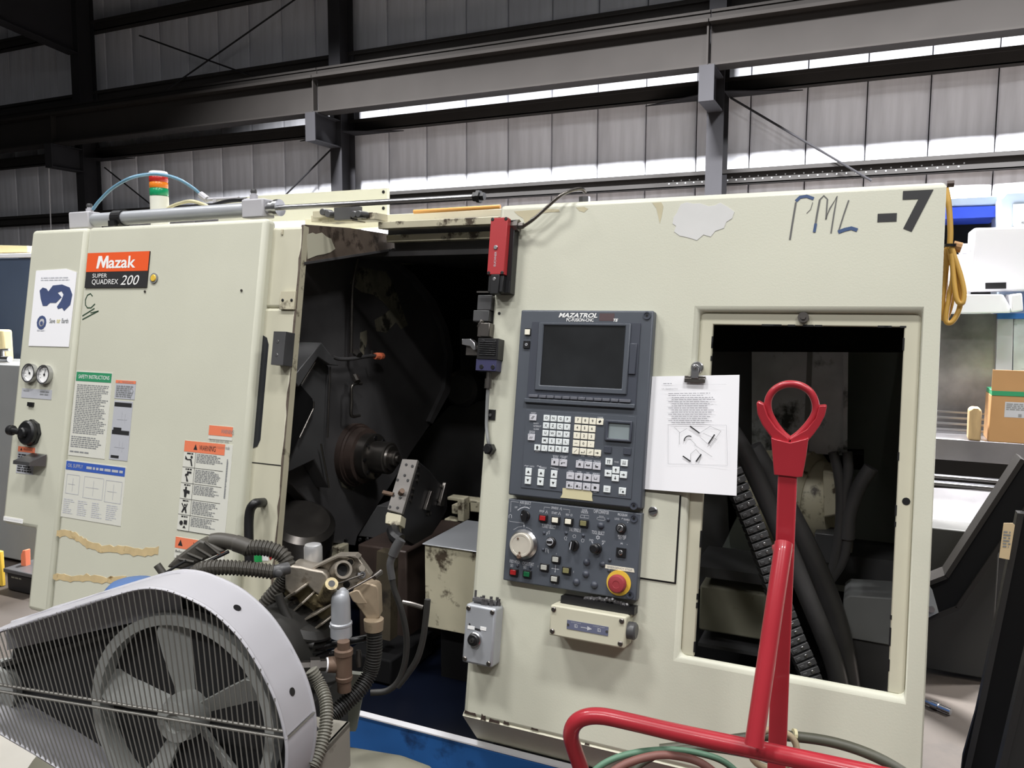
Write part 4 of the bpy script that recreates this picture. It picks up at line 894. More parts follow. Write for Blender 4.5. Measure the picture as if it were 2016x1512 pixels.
# lower operator panel
LZ_ = CT - .005
wp = MB()
for st, x0, y0, x1, y1 in (('AXIS SELECT', 400, 135, 540, 115), ('X', 398, 165, 408, 150), ('Z', 462, 155, 472, 140), ('C', 525, 185, 537, 168), ('OFF', 335, 190, 370, 172), ('SPINDLE', 790, 200, 878, 180), ('STOP', 643, 240, 703, 220), ('START', 793, 262, 865, 242), ('REV', 970, 284, 1015, 264),
                           ('DOOR', 1172, 226, 1238, 208), ('UNLOCK', 1158, 252, 1250, 234), ('CHIP CONVEYOR', 1315, 250, 1505, 228), ('PROGRAM', 1613, 285, 1732, 266), ('LOCK', 1577, 335, 1637, 316), ('ENABLE', 1690, 342, 1765, 326), ('TURRET SELECT', 670, 432, 845, 408), ('TAIL SPINDLE', 1008, 475, 1158, 450),
                           ('TOOL SELECT', 1290, 510, 1450, 485), ('FWD', 1262, 600, 1312, 580), ('REV', 1418, 615, 1462, 597), ('MACHINE', 1615, 548, 1720, 530), ('SET UP', 1622, 575, 1712, 556), ('M', 1650, 640, 1675, 620), ('FEED HOLD', 273, 865, 397, 845), ('CYCLE START', 432, 893, 575, 872),
                           ('X', 846, 766, 858, 750), ('X', 823, 1140, 835, 1124), ('Z', 618, 922, 632, 904), ('Z', 1060, 990, 1072, 972)):
    tp(wp, st, c3, x0, y0, x1, y1, LZ_ + .0004, 0, .012)
for s, wd in (([(290, 105), (385, 120)], .0008), ([(290, 105), (283, 240)], .0008), ([(272, 345), (275, 355), (452, 380), (450, 400)], .0008), ([(372, 218), (410, 192), (455, 178), (490, 182), (520, 198)], .0022), ([(698, 208), (702, 178), (775, 186)], .0008), ([(935, 203), (1017, 212), (1015, 250)], .0008),
              ([(265, 315), (265, 280), (280, 268), (298, 278), (298, 315)], .0012), ([(730, 528), (735, 490), (745, 515), (752, 480), (770, 470), (765, 515)], .001), ([(720, 740), (722, 690), (740, 692), (745, 740), (755, 700), (755, 752)], .001), ([(320, 460), (380, 425), (430, 420)], .0008), ([(475, 428), (520, 445), (550, 468)], .0008),
              ([(950, 560), (965, 545), (985, 550), (975, 570), (985, 590), (960, 585), (950, 560)], .0009), ([(1055, 535), (1070, 520), (1095, 528), (1092, 555), (1065, 560), (1055, 535)], .0009), ([(1160, 590), (1175, 572), (1198, 580), (1190, 612), (1168, 612), (1160, 590)], .0009),
              ([(1355, 330), (1360, 305), (1450, 312), (1458, 335), (1440, 345), (1365, 335)], .0009), ([(1380, 290), (1440, 295)], .0009), ([(1150, 305), (1155, 275), (1255, 285), (1252, 318), (1150, 308)], .0009), ([(1200, 280), (1200, 312)], .0009), ([(1290, 605), (1305, 628)], .0022), ([(1440, 625), (1420, 640)], .0022),
              ([(790, 938), (888, 952)], .0012), ([(842, 905), (838, 985)], .0012), ([(718, 255), (735, 220), (742, 258)], .0014), ([(875, 275), (895, 240), (902, 278)], .0014), ([(1030, 290), (1035, 265), (1048, 268), (1048, 290), (1030, 290)], .0009), ([(895, 210), (912, 182), (918, 220)], .0014), ([(1660, 330), (1672, 312), (1682, 328)], .001), ([(1735, 375), (1738, 360)], .001), ([(1728, 650), (1732, 638)], .001)):
    wp.stroke(F, [c3(*p) for p in s], wd, LZ_ + .0004)
for x, y in ((300, 903), (462, 925)):
    a, b = F.ab(*c3(x, y), LZ_)
    for q4 in ((a - .0035, a + .0035, b - .0035, b - .0027), (a - .0035, a + .0035, b + .0027, b + .0035), (a - .0035, a - .0027, b - .0035, b + .0035), (a + .0027, a + .0035, b - .0035, b + .0035), (a - .001, a + .001, b - .0015, b + .0015)): wp.quad(F, *q4, LZ_ + .0004)
a, b = F.ab(*c3(1368, 555), LZ_)
for k in range(6):
    q = F.sub(a, b, LZ_, math.pi * k / 3); wp.quad(q, -.0012, .0012, .002, .005, .0004)
for k in range(4):
    a, b = F.ab(*c3(840, 944), LZ_); q = F.sub(a, b, LZ_, math.pi * k / 2); wp.add([q.P(-.0018, .006, .0004), q.P(.0018, .006, .0004), q.P(0, .0095, .0004)], [(0, 1, 2)])
a, b = F.ab(*c3(452, 415), LZ_); wp.add([F.P(a - .0022, b + .003, LZ_ + .0004), F.P(a + .0022, b + .003, LZ_ + .0004), F.P(a, b - .004, LZ_ + .0004)], [(0, 1, 2)])
wp.build('panel_print', INKL, low, kind='stuff')
def pbtn(x, y, m, nm):
    a, b = F.ab(*c3(x, y), LZ_ + .006)
    mb = MB().m(0).box(F, a - .0112, a + .0112, b - .0088, b + .0088, LZ_, LZ_ + .006).m(1).box(F, a - .0082, a + .0072, b - .0055, b + .0063, LZ_ + .006, LZ_ + .009)
    return mb.build(nm, [BLACK, m], low, bevel=.0008)
for x, y, m in ((685, 318, BTNR), (840, 342, KEYC), (1002, 360, KEYC), (1190, 382, BTND), (320, 990, BTNR), (487, 1012, BTNG), (845, 830, BTNW), (700, 928, BTNW), (975, 968, BTND), (828, 1072, BTNW)): pbtn(x, y, m, 'push_button')
for x, y, r in ((1405, 407, 42), (1495, 335, 22), (1230, 860, 42), (1425, 885, 36), (1515, 835, 22), (1508, 965, 22), (1220, 1010, 42), (1102, 1108, 44), (1325, 1145, 44), (702, 500, 20), (690, 705, 20), (975, 500, 21), (1187, 530, 21), (372, 905, 22), (533, 928, 22)):
    a, b = F.ab(*c3(x, y), LZ_); r *= .0002; MB().lathe(F.P(a, b, LZ_), F.w, [(0, r), (r * .35, r * .95), (r * .7, r * .55), (r * .8, r * .1)], 16).build('blanking_plug', CPDARK, low, smooth=60)
# axis knob, rotary knobs, key switches
a, b = F.ab(*c3(455, 290), LZ_ + .01)
q = F.sub(a, b, 0, R_(8)); MB().m(0).disc(F, a, b, .012, LZ_, LZ_ + .006, 20, .002).m(0).prism(q, [(-.005, -.013), (.005, -.013), (.0085, 0), (.005, .012), (0, .016), (-.005, .012), (-.0085, 0)], LZ_ + .006, LZ_ + .016).m(1).disc(q, -.004, .004, .0012, LZ_ + .016, LZ_ + .0165, 8).build('axis_knob', [BLACK, INKL], low, bevel=.0015)
a, b = F.ab(*c3(448, 640), LZ_ + .004)
MB().m(0).lathe(F.P(a, b, LZ_), F.w, [(0, .037), (.006, .037), (.013, .031), (.013, .029)], 40).m(1).lathe(F.P(a, b, LZ_ + .012), F.w, [(0, .0295), (.012, .0295), (.0135, .028), (.0135, .0235), (.0128, .023), (.0128, .001)], 40).build('handwheel', [STEEL, mat('worn_handwheel_face', (206, 200, 186), .35, .2, var=.12, vs_=20)], low, smooth=35)
mb = MB()
for x, y in ((375, 568), (395, 745)): a, b = F.ab(*c3(x, y), LZ_ + .0255); MB().disc(F, a, b, .0026, LZ_ + .024, LZ_ + .0268, 10).build('handwheel_screw', BRASS, low)
a, b = F.ab(*c3(388, 792), LZ_ + .026); mb.lathe(F.P(a, b, LZ_ + .02), F.w, [(0, .006), (.008, .006), (.01, .004)], 14); mb.build('handwheel_knob', BRASS, low, smooth=40)
for x, y, m_, ang_ in ((778, 615, 0, 95), (1063, 655, 1, -8), (1345, 695, 2, 0)):
    a, b = F.ab(*c3(x, y), LZ_ + .008); mb = MB().m(0).disc(F, a, b, .0125, LZ_, LZ_ + .008, 24, .002)
    q = F.sub(a - .001, b + .001, 0, R_(ang_))
    if m_ == 0: mb.m(1).lathe(q.P(0, 0, LZ_ + .008), F.w, [(0, .0085), (.004, .0085), (.004, .0075), (.003, .0075)], 20).m(0).box(q, -.0025, .0025, -.007, .007, LZ_ + .008, LZ_ + .014)
    if m_ == 1: mb.m(0).box(q, -.0045, .0045, -.011, .011, LZ_ + .008, LZ_ + .016).m(1).box(q, -.004, -.002, -.011, .008, LZ_ + .016, LZ_ + .0165)
    if m_ == 2: mb.m(0).disc(F, a - .002, b + .001, .011, LZ_ + .008, LZ_ + .022, 22, .003)
    mb.build('selector_knob', [BLACK, INKL], low, smooth=35)
a, b = F.ab(*c3(1652, 442), LZ_ + .006)
MB().m(0).disc(F, a, b, .0125, LZ_, LZ_ + .008, 24, .002).m(1).disc(F, a - .001, b, .0082, LZ_ + .008, LZ_ + .011, 22, .001).m(0).box(F.sub(a - .001, b, 0, -.6), -.0012, .0012, -.005, .005, LZ_ + .011, LZ_ + .0116).build('program_lock', [BLACK, STEEL], low, smooth=35)
a, b = F.ab(*c3(1655, 742), LZ_ + .003)
MB().m(0).box(F, a - .0115, a + .0115, b - .0105, b + .0105, LZ_, LZ_ + .004).m(1).disc(F, a - .001, b, .0058, LZ_ + .004, LZ_ + .007, 20, .001).m(0).box(F.sub(a - .001, b, 0, .6), -.0009, .0009, -.003, .003, LZ_ + .007, LZ_ + .0075).build('setup_lock', [BLACK, STEEL], low, smooth=35)
a, b = F.ab(*c3(1628, 1118), LZ_)
MB().disc(F, a, b, .0295, LZ_, LZ_ + .003, 36).build('emergency_stop_ring', YELLOW, low, smooth=40)
a, b = F.ab(*c3(1612, 1128), LZ_ + .012)
MB().lathe(F.P(a, b, LZ_ + .003), F.w, [(0, .014), (.008, .014), (.008, .0215), (.016, .0215), (.021, .018), (.0225, .01), (.0225, .0085), (.0218, .008), (.0218, .001)], 36).build('emergency_stop_button', ESTOP, low, smooth=40)
e = [F.ab(*c3(*p), LZ_) for p in ((1462, 890), (1812, 940), (1822, 990), (1458, 936))]
MB().m(0).prism(F, e, LZ_, LZ_ + .0008).m(1).add(*(lambda V, Fc: ([F.P(e[3][0] + (e[2][0] - e[3][0]) * (.08 + .84 * x), e[3][1] + (e[2][1] - e[3][1]) * (.08 + .84 * x) + .0022 + .0045 * y, LZ_ + .0012) for x, y in V], Fc))(*text_mesh('EMERGENCY STOP')[:2])).build('emergency_stop_label', [mat('white_tape', (222, 216, 198), .6), INKG], low)
# paper sheet held by a clip on a magnet
fp = F.sub(0, 0, .012)
px = [(1284, 741), (1456, 738), (1450, 976), (1268, 963)]
co = [fp.hit(*p) for p in px]
pap = thing('paper_sheet', 'white printed instruction sheet hanging from a bulldog clip beside the control panel', 'paper', (co[0] + co[2]) / 2)
us = (co[1] - co[0]); vs2 = (co[3] - co[0])
fpp = Fr(co[0], us, -(vs2 - us * vs2.dot(us) / us.dot(us))); SW = us.length; SH = fpp.v.dot(co[0] - co[3])
n = 8; V = []; Fc = []
sk = [(fpp.u.dot(c - co[0]), fpp.v.dot(c - co[0])) for c in co]
for i in range(n + 1):
    for j in range(n + 1):
        s, t_ = i / n, j / n; top = Vector(sk[0]).lerp(Vector(sk[1]), s); bot = Vector(sk[3]).lerp(Vector(sk[2]), s); p_ = top.lerp(bot, t_); V.append(fpp.P(p_.x, p_.y, .006 * math.sin(s * 3.1) * t_))
for i in range(n):
    for j in range(n): Fc.append((i * (n + 1) + j, (i + 1) * (n + 1) + j, (i + 1) * (n + 1) + j + 1, i * (n + 1) + j + 1))
nv_ = len(V); V += [v - fpp.w * .0006 for v in V]; Fc += [tuple(i + nv_ for i in reversed(q)) for q in Fc]
MB().add(V, Fc).build('sheet', PAPER, pap, smooth=60)
mb = MB(); cc = .0068
lx0, lx1 = SW * .13, SW * .74
mb.quad(fpp, SW * .12, SW * .86, -SH * .082, -SH * .081, cc).greek(fpp, SW * .14, SW * .24, -SH * .075, -SH * .063, 1, cc, .6, 0)
mb.text('1-4.', fpp, SW * .125, -SH * .117, SW * .15, -SH * .107, cc).text('Coordinate Axes', fpp, SW * .17, -SH * .12, SW * .31, -SH * .108, cc)
for k, (i0, ln) in enumerate(((.20, .68), (.20, .60), (.24, .72), (.24, .74), (.20, .66), (.24, .68), (.24, .65), (.20, .66), (.24, .73), (.24, .70), (.20, .66), (.24, .68), (.24, .65), (.20, .70), (.24, .62))):
    y = -SH * (.148 + .0182 * k); mb.greek(fpp, SW * i0, SW * ln, y - .004, y, 1, cc, .42, .02)
def ln(p, q, wd=.0008):
    a_ = Vector((SW * p[0], -SH * p[1])); b_ = Vector((SW * q[0], -SH * q[1])); t_ = (b_ - a_).normalized(); n_ = Vector((-t_.y, t_.x)) * wd / 2
    mb.add([fpp.P(*(a_ - n_), cc), fpp.P(*(b_ - n_), cc), fpp.P(*(b_ + n_), cc), fpp.P(*(a_ + n_), cc)], [(0, 1, 2, 3)])
for p, q in (((.2, .43), (.86, .43)), ((.86, .43), (.87, .77)), ((.87, .77), (.2, .77)), ((.2, .77), (.2, .43))): ln(p, q, .0005)
mb.build('print', mat('faint_print', (158, 158, 163), .7), pap); mb = MB()
for p, q in (((.45, .44), (.56, .5)), ((.73, .51), (.66, .59)), ((.37, .7), (.46, .745)), ((.58, .68), (.52, .745))): ln(p, q, .003)
for k in range(6):
    t1_, t2_ = 2.2 + k * .35, 2.2 + (k + 1) * .35; r_ = (.055, .045)
    ln((.44 - r_[0] * math.cos(t1_ - 2.2), .57 - r_[1] * math.sin(t1_ - 2.2)), (.44 - r_[0] * math.cos(t2_ - 2.2), .57 - r_[1] * math.sin(t2_ - 2.2)), .0025)
for p, q in (((.33, .5), (.42, .46)), ((.33, .5), (.33, .6)), ((.56, .5), (.68, .44)), ((.68, .44), (.8, .48)), ((.8, .48), (.68, .61)), ((.68, .61), (.56, .53)), ((.46, .68), (.52, .64)), ((.52, .64), (.58, .69)), ((.58, .69), (.55, .76)), ((.46, .68), (.46, .74)), ((.27, .45), (.34, .5)), ((.5, .6), (.7, .7)), ((.6, .5), (.75, .55)), ((.45, .55), (.52, .6))): ln(p, q, .0005)
mb.build('drawing', INK, pap)
cl = thing('bulldog_clip', 'steel bulldog clip on a round magnet gripping the white sheet', 'clip', F.hit(1370, 738, .02))
x0, y0 = F.ab(1369, 742, .014)
MB().box(F, x0 - .024, x0 + .024, y0 - .014, y0 - .003, .004, .007).box(F, x0 - .024, x0 + .024, y0 - .014, y0 - .003, .0175, .0205).box(F, x0 - .024, x0 + .024, y0 - .004, y0 + .002, .005, .0205).build('jaw', STEELD, cl, bevel=.0015)
MB().box(F, x0 - .009, x0 + .009, y0 - .004, y0 + .02, .0205, .0225).disc(F, x0, y0 + .02, .009, .0205, .0225, 16).disc(F, x0 - .001, y0 + .022, .004, .0225, .025, 12).build('lever', STEEL, cl, bevel=.001)
MB().lathe(F.P(x0 + .002, y0 + .022, .0), F.w, [(0, .0145), (.012, .0145), (.014, .0125), (.014, .006)], 26).build('magnet', STEEL, cl, smooth=40)
# poster on the gauge cover
a0, a1, b0, b1 = F.rect(70, 530, 137, 682, .001); pa_ = [F.ab(*p, .002) for p in ((71, 533), (130, 529), (151, 536), (135, 683), (56, 681))]
po = thing('poster_sheet', 'white poster of a blue curved pipe on the left end cover', 'poster', F.hit(103, 607, .002))
MB().prism(F, pa_, .0005, .002).build('sheet', PAPER, po)
MB().ppx(F, [(78, 572), (84, 566), (91, 568), (95, 574), (104, 562), (122, 560), (137, 566), (142, 580), (138, 600), (130, 608), (126, 612), (122, 606), (114, 608), (112, 604), (120, 592), (125, 580), (121, 573), (113, 576), (121, 585), (110, 596), (98, 596), (92, 602), (84, 602), (80, 588)], .002, .003).build('pipe_picture', NAVY, po)
mb = MB(); a, b = F.ab(82, 635, .002)
mb.m(0).lathe(F.P(a, b, .002), F.w, [(0, .025), (.0008, .025), (.0008, .015), (.0, .015)], 12).disc(F, a, b - .002, .007, .002, .0028, 12)
mb.m(1).textpx('Save', F, 97, 636, 109, 627, .0026, 0, .02).textpx('Earth', F, 121, 636, 135, 627, .0026, 0, .02).m(3).textpx('our', F, 111, 636, 119, 629, .0026, 0, .02)
mb.m(2); e = F.rect(81, 545, 140, 553, .0026); mb.greek(F, *e, 2, .0026, .5, .1); e = F.rect(73, 648, 88, 653, .0026); mb.greek(F, *e, 1, .0026, .7, 0)
mb.build('poster_print', [NAVY, INKG, INKL, mat('pale_yellow_print', (214, 206, 140), .6)], po, kind='stuff')
# --- machine shell and interior
F0 = F.P(0, 0, 0).y
xl, xr = F.P(uL0, 0, 0).x, F.P(uR1, 0, 0).x
ztop = F.P(0, vt, 0).z; zbot = F.P(0, vb, 0).z
sh = MB()
yb_ = 3.75
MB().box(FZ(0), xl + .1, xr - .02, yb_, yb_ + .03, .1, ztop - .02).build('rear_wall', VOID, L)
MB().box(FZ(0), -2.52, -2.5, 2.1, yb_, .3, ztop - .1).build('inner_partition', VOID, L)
MB().box(FZ(0), xl + .1, Xd - .03, 2.05, yb_, ztop - .05, ztop - .03).build('left_roof', CREAM2, L)
MB().box(FZ(0), F.P(uR0, 0, 0).x + .02, xr - .02, 2.02, yb_, ztop - .05, ztop - .03).build('right_roof', CREAM2, L)
zhd = (FY(2.44).ab(770, 476)[1] + FY(2.44).ab(985, 466)[1]) / 2 - .05
MB().box(FZ(0), -1.78, F.P(uR0, 0, 0).x + .02, 2.43, yb_, zhd - .004, zhd + .02).build('work_area_roof', BLACKM, L)
MB().box(FZ(0), xr - .014, xr - .004, 1.98, yb_ + .03, zbot + .1, ztop - .03).build('right_side_cover', CREAM2, L)
# base tray in blue
zt_ = FY(1.78).ab(835, 1442)[1]
fb = FY(1.78)
xb0, xb1 = xl + .3, xr - .05
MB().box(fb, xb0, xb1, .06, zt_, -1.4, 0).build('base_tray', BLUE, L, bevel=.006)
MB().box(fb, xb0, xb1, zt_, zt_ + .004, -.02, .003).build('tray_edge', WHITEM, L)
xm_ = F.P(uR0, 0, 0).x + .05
MB().box(FZ(0), xb0, xm_, 1.8, 3.7, zt_ - .0, zt_ + .004).build('tray_floor', mat('near_black_blue_tray', (9, 14, 27), .3), L)  # near-black blue laid over the blue tray top
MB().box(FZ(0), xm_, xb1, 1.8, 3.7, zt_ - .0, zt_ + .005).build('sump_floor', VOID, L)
# headstock wall (faces right) with its dark panels
XW = -1.75; fw_ = FX(XW)
hp = [(598, 450), (690, 470), (760, 497), (815, 540), (855, 590), (880, 645), (890, 700), (884, 770), (850, 832), (815, 882), (770, 955), (704, 1056), (700, 1074), (638, 1066), (637, 1020), (578, 957), (556, 940)]
hw = MB().ppx(fw_, hp, -.06, 0).build('headstock_wall', BLACKM, L, bevel=.004)
cen = fw_.ab(700, 700)
# worn streaks where cream paint shows
for nm, px in (('bare_cream_streak', [(700, 535), (712, 525), (735, 531), (760, 534), (775, 560), (790, 605), (803, 640), (790, 648), (780, 634), (760, 655), (742, 652), (738, 630), (752, 622), (768, 610), (752, 592), (735, 580), (712, 575), (690, 558)]), ('bare_cream_streak', [(710, 655), (722, 650), (723, 672), (716, 700), (709, 690)]),
               ('bare_cream_streak', [(662, 903), (667, 912), (672, 935), (682, 958), (700, 962), (690, 966), (674, 958), (664, 930)])):
    MB().ppx(fw_, px, 0, .002).build(nm, mat('oily_cream_film', (124, 121, 106), .5, var=.5, vs_=12, dirt=(40, 38, 34), dscale=14, damt=.45), hw)
MB().ppx(fw_, [(762, 497), (816, 540), (857, 590), (882, 645), (893, 700), (886, 772), (852, 834), (846, 830), (876, 765), (882, 700), (872, 648), (848, 596), (808, 546), (757, 502)], 0, .02).build('rim_flange', BLACKM, hw)
# folded guards at the left of the wall
MB().ppx(fw_, [(575, 745), (633, 674), (668, 720), (648, 718), (626, 703), (592, 757), (588, 762)], 0, .1).build('guard_fold', BLACKG, hw, bevel=.003)
MB().ppx(fw_, [(586, 764), (594, 757), (627, 704), (648, 722), (645, 830), (640, 880), (648, 962), (618, 905), (566, 930), (572, 800)], 0, .06).build('guard_plate', BLACKG, hw, bevel=.004)
MB().ppx(fw_, [(583, 760), (590, 756), (615, 785), (618, 800), (592, 850), (569, 905), (573, 800)], .06, .075).build('guard_slot', VOID, hw)
for pts in ([(626, 704), (593, 757)], [(650, 722), (646, 830), (645, 862)], [(618, 790), (617, 805), (590, 862)], [(632, 874), (648, 960)]):
    MB().tube([fw_.hit(*p, .078) for p in pts], .003, 6).build('bright_edge', STEELD, hw)
# coolant pipes and fittings
MB().tube(smoothpath([fw_.hit(*p, .03) for p in ((705, 510), (700, 530), (695, 558), (693, 600), (692, 660), (691, 695))]), .006, 8).build('coolant_pipe', STEELD, hw, smooth=60)
MB().tube(smoothpath([fw_.hit(*p, .05) for p in ((712, 755), (698, 756), (692, 764), (692, 790), (692, 818), (708, 818))]), .006, 8).build('coolant_pipe', STEELD, hw, smooth=60)
MB().tube(smoothpath([fw_.hit(*p, .05) for p in ((655, 703), (670, 707), (695, 706), (720, 702), (738, 700))]), .007, 8).build('coolant_pipe', BLACKM, hw, smooth=60)
p = fw_.hit(738, 701, .05); q_ = fw_.hit(756, 701, .05); d = (q_ - p).normalized()
MB().lathe(p, d, [(0, .012), (.02, .014), (.02, .01), (.03, .01), (.03, .014), (.05, .013), (.055, .008)], 10).build('orange_nozzle', ORANGE, hw, smooth=35)
MB().cyl(fw_.hit(700, 694, .04), fw_.hit(708, 700, .06), .014, 8).cyl(fw_.hit(732, 690, .05), fw_.hit(733, 700, .05), .006, 8).cyl(fw_.hit(698, 740, .04), fw_.hit(704, 752, .06), .012, 8).build('pipe_fittings', STEELD, hw)
# spindle nose and collet chuck, axis along x
pc = fw_.hit(696, 895, 0); rr_ = .118
MB().lathe(pc, (1, 0, 0), [(0, rr_), (.022, rr_), (.022, rr_ * .95), (.03, rr_ * .93), (.03, rr_ * .88), (.058, rr_ * .86), (.06, rr_ * .82)], 40).build('spindle_flange', RUST, hw, smooth=35)
MB().lathe(pc + Vector((.06, 0, 0)), (1, 0, 0), [(0, rr_ * .72), (.035, rr_ * .72), (.038, rr_ * .68), (.038, rr_ * .5), (.1, rr_ * .5), (.104, rr_ * .46), (.104, rr_ * .40), (.112, rr_ * .38), (.112, .028), (.128, .028), (.132, .024), (.132, .014), (.14, .013), (.14, .004)], 40).build('collet_chuck', STEELD, hw, smooth=35)
mb = MB()
for k in range(8):
    a_ = k * math.pi / 4; mb.lathe(pc + Vector((.098, math.cos(a_) * rr_ * .6, math.sin(a_) * rr_ * .6)), (1, 0, 0), [(0, .008), (.004, .008)], 8)
mb.build('chuck_bolts', BLACK, hw)
# second, lower spindle housing behind the door edge
fy = FY(2.1); p = fy.hit(588, 1062); ax = Vector((.42, -.25, .87)).normalized()
MB().lathe(p - ax * .16, ax, [(0, .12), (.12, .12), (.12, .105), (.17, .105), (.17, .115), (.24, .11), (.255, .09), (.255, .05)], 32).build('lower_spindle_housing', STEELD, L, smooth=35)
MB().box(FY(2.3), *FY(2.3).rect(618, 1070, 668, 1105), -.06, 0).build('cream_bracket', CREAMW, L, bevel=.004)
# turret: faceted disc with a tool plate on its rim
XT = -1.27; ft = FX(XT)
tp_ = [(822, 905), (846, 925), (862, 945), (880, 962), (882, 1000), (872, 1022), (852, 1052), (812, 1075), (790, 1062), (795, 1010)]
tur = MB().ppx(ft, tp_, -.05, 0).build('turret', mat('turret_black', (44, 43, 44), .4, .2, var=.3), L, bevel=.006)
ftp = FX(XT + .004)
fr_ = Fr(ft.hit(807, 955) - ray(807, 955) * .006, (1, 0, 0), (ft.hit(822, 905) - ft.hit(793, 1005)))
pl = [(792, 903), (822, 905), (791, 1012), (762, 1004)]
mb = MB().ppx(fr_, pl, -.012, 0)
mb.build('tool_plate', mat('worn_grey_plate', (124, 120, 116), .45, .2, var=.2, vs_=10), tur, bevel=.002)
MB().ppx(fr_, [(762, 1008), (790, 1014), (787, 1034), (780, 1034), (780, 1046), (768, 1044), (768, 1032), (758, 1030), (759, 1014)], -.03, .004).build('tool_shank', CREAMW, tur, bevel=.002)
mb = MB()
for x, y in ((800, 915), (812, 918), (797, 936), (783, 945), (803, 946), (775, 976), (788, 980), (768, 998), (783, 1000)):
    a, b = fr_.ab(x, y); mb.disc(fr_, a, b, .0045, 0, .002, 8)
mb.build('plate_bolts', BLACK, tur)
p = fr_.hit(760, 970); q_ = fr_.hit(775, 974); MB().cyl(p - fr_.u * .01, q_, .007, 8).cyl(fr_.hit(788, 971), fr_.hit(792, 966, .02), .008, 8).build('brass_nozzle', BRASS, tur)
for x0, y0, x1, y1 in ((842, 966, 852, 1006), (870, 950, 880, 998)):
    MB().ppx(ft, [(x0 + 8, y0), (x0 + 13, y0 + 2), (x1 - 6, y1), (x1 - 14, y1 - 2)], 0, .012).build('tool_block', STEELD, tur, bevel=.002)
mb = MB()
for x, y in ((823, 918), (822, 933), (820, 945), (812, 962), (810, 974), (807, 985), (867, 957), (861, 985), (845, 1010), (840, 1012)):
    a, b = ft.ab(x, y); mb.disc(ft, a, b, .005, 0, .006, 8)
mb.build('turret_bolts', STEELD, tur)
MB().tube(smoothpath([fr_.hit(774, 1044, .0), fr_.hit(778, 1056, .02), fr_.hit(788, 1064, .02)]), .02, 10).build('tool_hose_elbow', BLACK, tur)
# bed cover and rear parts seen through the door
f = FY(3.45)
MB().ppx(f, [(884, 800), (1010, 780), (1010, 1010), (860, 975), (800, 890)], -.03, 0).build('bed_cover', BLACKG, L)
MB().ppx(FY(3.6), [(905, 630), (960, 626), (975, 805), (907, 765)], -.03, 0).build('rear_plate', BLACKG, L)
MB().ppx(FY(3.65), [(855, 508), (952, 510), (955, 522), (862, 520)], -.02, 0).build('rear_lamp', GREYM, L)
p = FY(3.5).hit(926, 762); MB().lathe(p, (0, -1, 0), [(0, .09), (.1, .09), (.12, .07), (.12, .04)], 24).build('rear_motor', BLACKM, L, smooth=40)
mb = MB(); f = FY(2.7)
for x0, y0, x1, y1, c in ((880, 978, 940, 992, 0), (896, 990, 912, 1010, .03), (912, 975, 925, 1022, .05), (925, 985, 945, 1010, 0), (884, 1016, 910, 1024, .04)): mb.box(f, *f.rect(x0, y0, x1, y1), c - .05, c)
mb.build('tailstock_parts', CREAMW, L, bevel=.004)
# cream cover box of the lower turret
f = FY(2.02)
a0, a1, b0, b1 = f.rect(836, 1068, 980, 1235)
ba = f.ab(838, 1200)[0]
tb_ = FZ(f.hit(860, 1072).z)
zb0 = f.hit(860, 1238).z; zb1 = f.hit(860, 1072).z
mb = MB().m(0).box(FZ(0), a0, a1 + .1, 2.02, 2.30, zb0, zb1 - .004).m(1).box(FZ(0), a0 - .004, a1 + .1, 2.012, 2.30, zb1 - .004, zb1)
mb.build('cover_box', [CREAMW, SILVER], L, bevel=.003)
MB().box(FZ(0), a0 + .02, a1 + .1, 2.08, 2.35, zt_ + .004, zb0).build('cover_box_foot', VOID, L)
# way cover and saddle, brown with oil
f = FY(2.12)
a0, a1, b0, b1 = f.rect(704, 1078, 802, 1250)
mb = MB().box(FZ(0), a0, a1, 2.12, 2.5, zt_ + .01, f.hit(750, 1078).z).build('saddle', RUST, L, bevel=.006)
MB().ppx(FY(2.3), [(704, 1056), (742, 995), (812, 1000), (806, 1060), (780, 1066)], -.1, 0).build('way_cover', BLACKG, L, bevel=.004)
mb = MB()
for x, y in ((710, 1062), (724, 1061), (682, 1064)):
    a, b = FY(2.29).ab(x, y); mb.disc(FY(2.29), a, b, .006, 0, .008, 8)
mb.build('saddle_bolts', STEEL, L)
f = FY(1.98)
MB().ppx(f, [(742, 1085), (770, 1092), (768, 1262), (735, 1255)], -.04, 0).build('saddle_side_plate', mat('oily_cream_plate', (70, 63, 50), .5, var=.35, vs_=8, dirt=(36, 31, 26), dscale=8, damt=.45), L)
MB().box(FZ(0), f.hit(690, 1250).x, f.hit(780, 1250).x, 1.95, 2.2, zt_ + .01, f.hit(740, 1285).z).build('saddle_foot', VOID, L, bevel=.006)  # painted black to pass for the dark under the saddle
# cables hanging in the work area
dp = 1.88
MB().tube(hosepts([(790, 1062, dp), (780, 1078, dp), (773, 1094, dp)]), .012, 10).tube(hosepts([(773, 1094, dp), (768, 1112, dp), (772, 1140, dp)]), .009, 10).build('hose_coupling', BLACKG, L, smooth=60)
MB().tube(hosepts([(771, 1130, dp), (776, 1160, dp), (790, 1200, dp), (800, 1250, dp), (798, 1300, dp), (785, 1340, dp), (762, 1360, dp), (730, 1364, dp)]), .0075, 10).build('hanging_cable', RUBBER, L, smooth=60)
MB().tube(hosepts([(842, 1180, dp), (838, 1220, dp), (832, 1262, dp), (820, 1300, dp), (800, 1330, dp), (782, 1352, dp)]), .0075, 10).build('hanging_cable', RUBBER, L, smooth=60)
MB().tube(hosepts([(792, 1186, dp + .1), (812, 1190, dp + .1), (832, 1196, dp + .1)]), .006, 8).build('hydraulic_fitting', STEELD, L)
